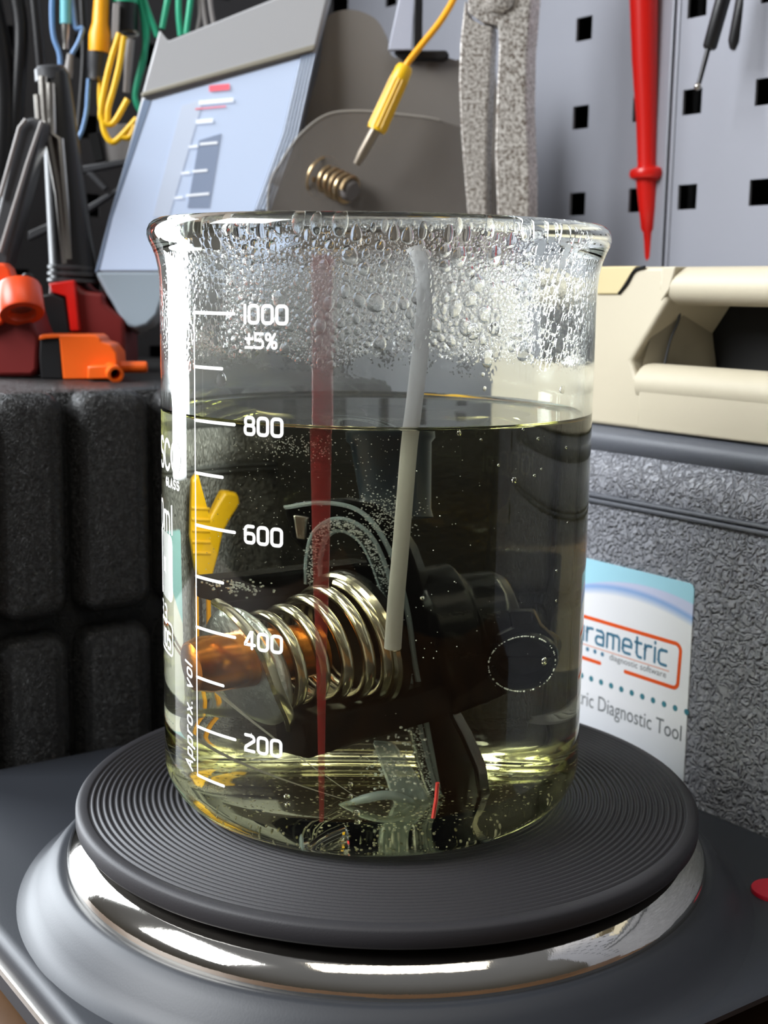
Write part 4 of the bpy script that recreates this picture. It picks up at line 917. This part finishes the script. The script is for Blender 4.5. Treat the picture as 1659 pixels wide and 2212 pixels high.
# ================================================================ behind: smoked visor, yellow clip lead
vs = root('smoked_visor', aty(800, 600, 215), 'smoked translucent grey-brown plastic visor hanging behind the yellow plug', 'visor')
vo = [(640, 640), (655, 300), (690, 140), (700, 60), (715, 30), (762, 21), (810, 40), (836, 80), (852, 124), (940, 118), (985, 130), (1070, 150), (1074, 640)]
vo2 = smoothpts([aty(x, y, 228) for x, y in vo], 5)
obj('visor_sheet', slab(vo2, (0, 2.0, 0)), M['visor'], vs, label='broad smoked sheet')
vf_ = [(576, 640), (578, 460), (584, 392), (606, 352), (643, 297), (698, 252), (757, 240), (850, 246), (968, 266), (1060, 330), (1066, 640)]
vf2 = smoothpts([aty(x, y, 205) for x, y in vf_], 6)
obj('front_dome', slab(vf2, (0, 2.4, 0)), M['visor2'], vs, label='rounded smoked front dome')
obj('dome_edge', tube(vf2[6:48], .55, 8), M['visorrim'], vs)
px_ = root('yellow_plug_lead', aty(840, 210, 190), 'yellow wire with a ribbed yellow plug sleeve pointing down to a coiled terminal', 'test lead')
lead('wire', [(1000, -50, 196), (978, 2, 194), (950, 48, 192), (915, 92, 191), (885, 130, 190), (874, 146, 190)], 1.25, M['amberyellow'], None, par=px_)
obj('plug_sleeve', lathe(aty(876, 142, 190), aty(812, 282, 190), [(0, 0), (0, 2.6), (.05, 3.2), (.2, 3.4), (.25, 3.2), (.9, 3.6), (1, 3.5), (1, 0)], 32, caps=False), M['yellow'], px_, label='ribbed yellow sleeve')
u, v, a = frame(aty(812, 282, 190)-aty(876, 142, 190))
for k2 in range(14):
    t = 2*pi*k2/14; o_ = (u*math.cos(t)+v*math.sin(t))
    obj('sleeve_rib', tube([aty(862, 172, 190)+o_*3.25, aty(815, 276, 190)+o_*3.55], .32, 6), M['yellow'], px_)
obj('metal_ferrule', lathe(aty(812, 278, 190), aty(770, 355, 193), [(0, 0), (0, 2.0), (.7, 1.9), (1, 1.3), (1, 0)], 20, caps=False), mat('dull_brass', '9a8f80', .35, metal=.8), px_)
tr0, tr1 = aty(757, 412, 199), aty(698, 384, 209)
pp = root('terminal_post', aty(735, 440, 198), 'ghostly coiled brass terminal post below the yellow plug', 'terminal')
MB = mat('aged_brass', 'b49c78', .3, metal=.9)
u, v, a = frame(tr1-tr0); LL = np.linalg.norm(tr1-tr0)
obj('coil', tube([tr0+a*LL*s+(u*math.cos(2*pi*5*s)+v*math.sin(2*pi*5*s))*5.2 for s in np.linspace(0, 1, 140)], .85, 8), MB, pp)
obj('post_end', fix(revolve([(0, -1.5), (3.4, -1.5), (4.2, -.5), (4.2, 1), (3.0, 1.2), (0, .6)], 32, tr0, u, v, a)), mat('grey_brown_rubber', '6f6a68', .5), pp)
obj('post_flange', fix(revolve([(8.2, -.5), (8.8, -.3), (8.8, .3), (8.2, .5)], 40, tr1, u, v, a, closed=True)), MB, pp)
# white-bladed clip at the top
wc = root('hanging_clip', aty(880, 105, 225), 'white and black clip hanging at the top between tablet and pliers', 'clip')
o2('white_blade', [(868, -30), (898, -30), (890, 108), (838, 108)], 222, 3, mat('white_blade', 'b8bccb', .3), wc, .4)
o2('black_blade', [(895, -30), (914, -30), (912, 108), (894, 112)], 220, 6, M['blackplastic'], wc, .4)
o2('clip_foot', [(850, 108), (965, 108), (972, 120), (960, 130), (870, 128)], 224, 8, M['blackplastic'], wc, .8)
# ================================================================ pliers
Yp = 190
pl_ = root('pliers', aty(1078, 480, Yp), 'worn pitted steel flat-nose pliers hanging jaws down behind the beaker rim', 'pliers')
jl = [(1010, -60), (1008, 28), (1018, 42), (1040, 52), (1062, 57), (1058, 140), (1052, 250), (1049, 330), (1049, 470), (1046, 640), (1030, 640), (1020, 540), (1010, 466), (1002, 370), (995, 280), (991, 170), (994, 90), (1004, 0)]
jr = [(1010, -60), (1010, 26), (1040, 49), (1075, 54), (1077, 100), (1072, 220), (1069, 330), (1074, 470), (1070, 640), (1112, 640), (1128, 540), (1142, 466), (1142, 380), (1140, 330), (1136, 230), (1138, 110), (1147, 0), (1150, -60)]
off = np.array([3.0, 9, 0])
obj('jaw', slab([aty(x, y, Yp) for x, y in jl[1:]], off), M['pliers'], pl_, bevel=.7, seg=3)
obj('jaw', slab([aty(x, y, Yp-.8) for x, y in jr], np.array([5.0, 12, 0])), M['pliers'], pl_, bevel=.7, seg=3)
obj('pivot', fix(revolve([(0, -1.0), (5.3, -1.0), (5.8, -.6), (5.8, 2), (0, 2)], 40, aty(1078, -8, Yp-1.2), (1, 0, 0), (0, 0, 1), (0, 1, 0))), M['pliers'], pl_)
obj('handle_stub', slab([aty(x, y, Yp) for x, y in ((1010, -55), (1150, -55), (1180, -300), (1120, -300), (1085, -150), (1050, -300), (990, -300))], (0, 9, 0)), M['pliers'], pl_, bevel=.8)
# ================================================================ red probe and black probes
Yr = 212
rp_ = root('red_probe', aty(1402, 568, Yr), 'glossy red test probe hanging point down in front of the pegboard seam', 'probe')
def stn(x0, x1, y): return aty((x0+x1)/2, y, Yr), (aty(x1, y, Yr)-aty(x0, y, Yr))[0]/2
sts = [(1348, 1420, -160), (1360, 1421, 0), (1365, 1420, 130), (1374, 1419, 256), (1377, 1419, 350), (1377, 1420, 362)]
C_, R_ = zip(*[stn(*s) for s in sts]); obj('probe_body', tube(C_, R_, 32), M['red'], rp_)
C_, R_ = zip(*[stn(*s) for s in [(1372, 1425, 361), (1362, 1435, 366), (1359, 1438, 375), (1362, 1435, 385), (1372, 1424, 391)]]); obj('finger_guard', tube(C_, R_, 32), M['red'], rp_)
C_, R_ = zip(*[stn(*s) for s in [(1374, 1422, 389), (1380, 1420, 450), (1385, 1417, 495), (1390, 1413, 502), (1393, 1411, 555), (1396, 1408, 563)]]); obj('probe_nose', tube(C_, R_, 24), M['red'], rp_)
C_, R_ = zip(*[stn(*s) for s in [(1398, 1406, 562), (1400, 1405, 570)]]); obj('metal_tip', tube(C_, R_, 12), M['steel'], rp_)
Yk = 165
bp = root('black_probe', aty(1507, 190, Yk), 'black test probe with a silver ball tip slanting down at the upper right', 'probe')
obj('probe_body', lathe(aty(1578, -60, Yk), aty(1532, 106, Yk), [(0, 0), (0, 2.8), (.97, 2.5), (1, 1.9), (1, 0)], 28, caps=False), M['blackplastic'], bp)
obj('probe_shaft', lathe(aty(1530, 104, Yk), aty(1509, 184, Yk), [(0, 0), (0, 1.0), (1, .8), (1, 0)], 16, caps=False), M['blackplastic'], bp)
obj('silver_tip', ball(aty(1507, 187, Yk), 1.3, 16, 10), M['steel'], bp)
bp2 = obj('black_hook', lathe(aty(1618, -60, Yk+15), aty(1582, 106, Yk+15), [(0, 0), (0, 3.0), (.9, 2.2), (1, 1.0), (1, 0)], 24, caps=False), M['blackplastic']); tag(bp2, 'plain tapered black spike hanging right of the silver-tipped probe', 'tool')
# yellow clip between beaker and case: the liquid shows it at its left edge
yc = root('alligator_clip', W(108, 103, -24), 'yellow sheathed alligator clip leaning on the grey case behind the beaker, seen through the liquid', 'clip')
def cq(a, z, b=103): return W(a, b, z)
obj('sheath', slab([cq(*p) for p in ((98, 60), (104, 62), (109, 52), (112, 46), (120, 55), (126, 54), (127, 50), (119, 40), (116, 32), (112, 24), (104, 22), (99, 28), (95, 40))], E2*5), M['yellow'], yc, bevel=1.4, seg=3)
for z_ in (34, 38, 42, 46, 50): obj('grip_rib', tube([cq(97, z_, 102.8), cq(111, z_-1, 102.8)], .5, 6), M['yellow'], yc)
for a_ in (101, 110): obj('wire', tube([cq(a_, 24, 105), cq(a_-1, 0, 105), cq(a_+3, -22.5, 104)], 1.5, 8), M['amberyellow'], yc)
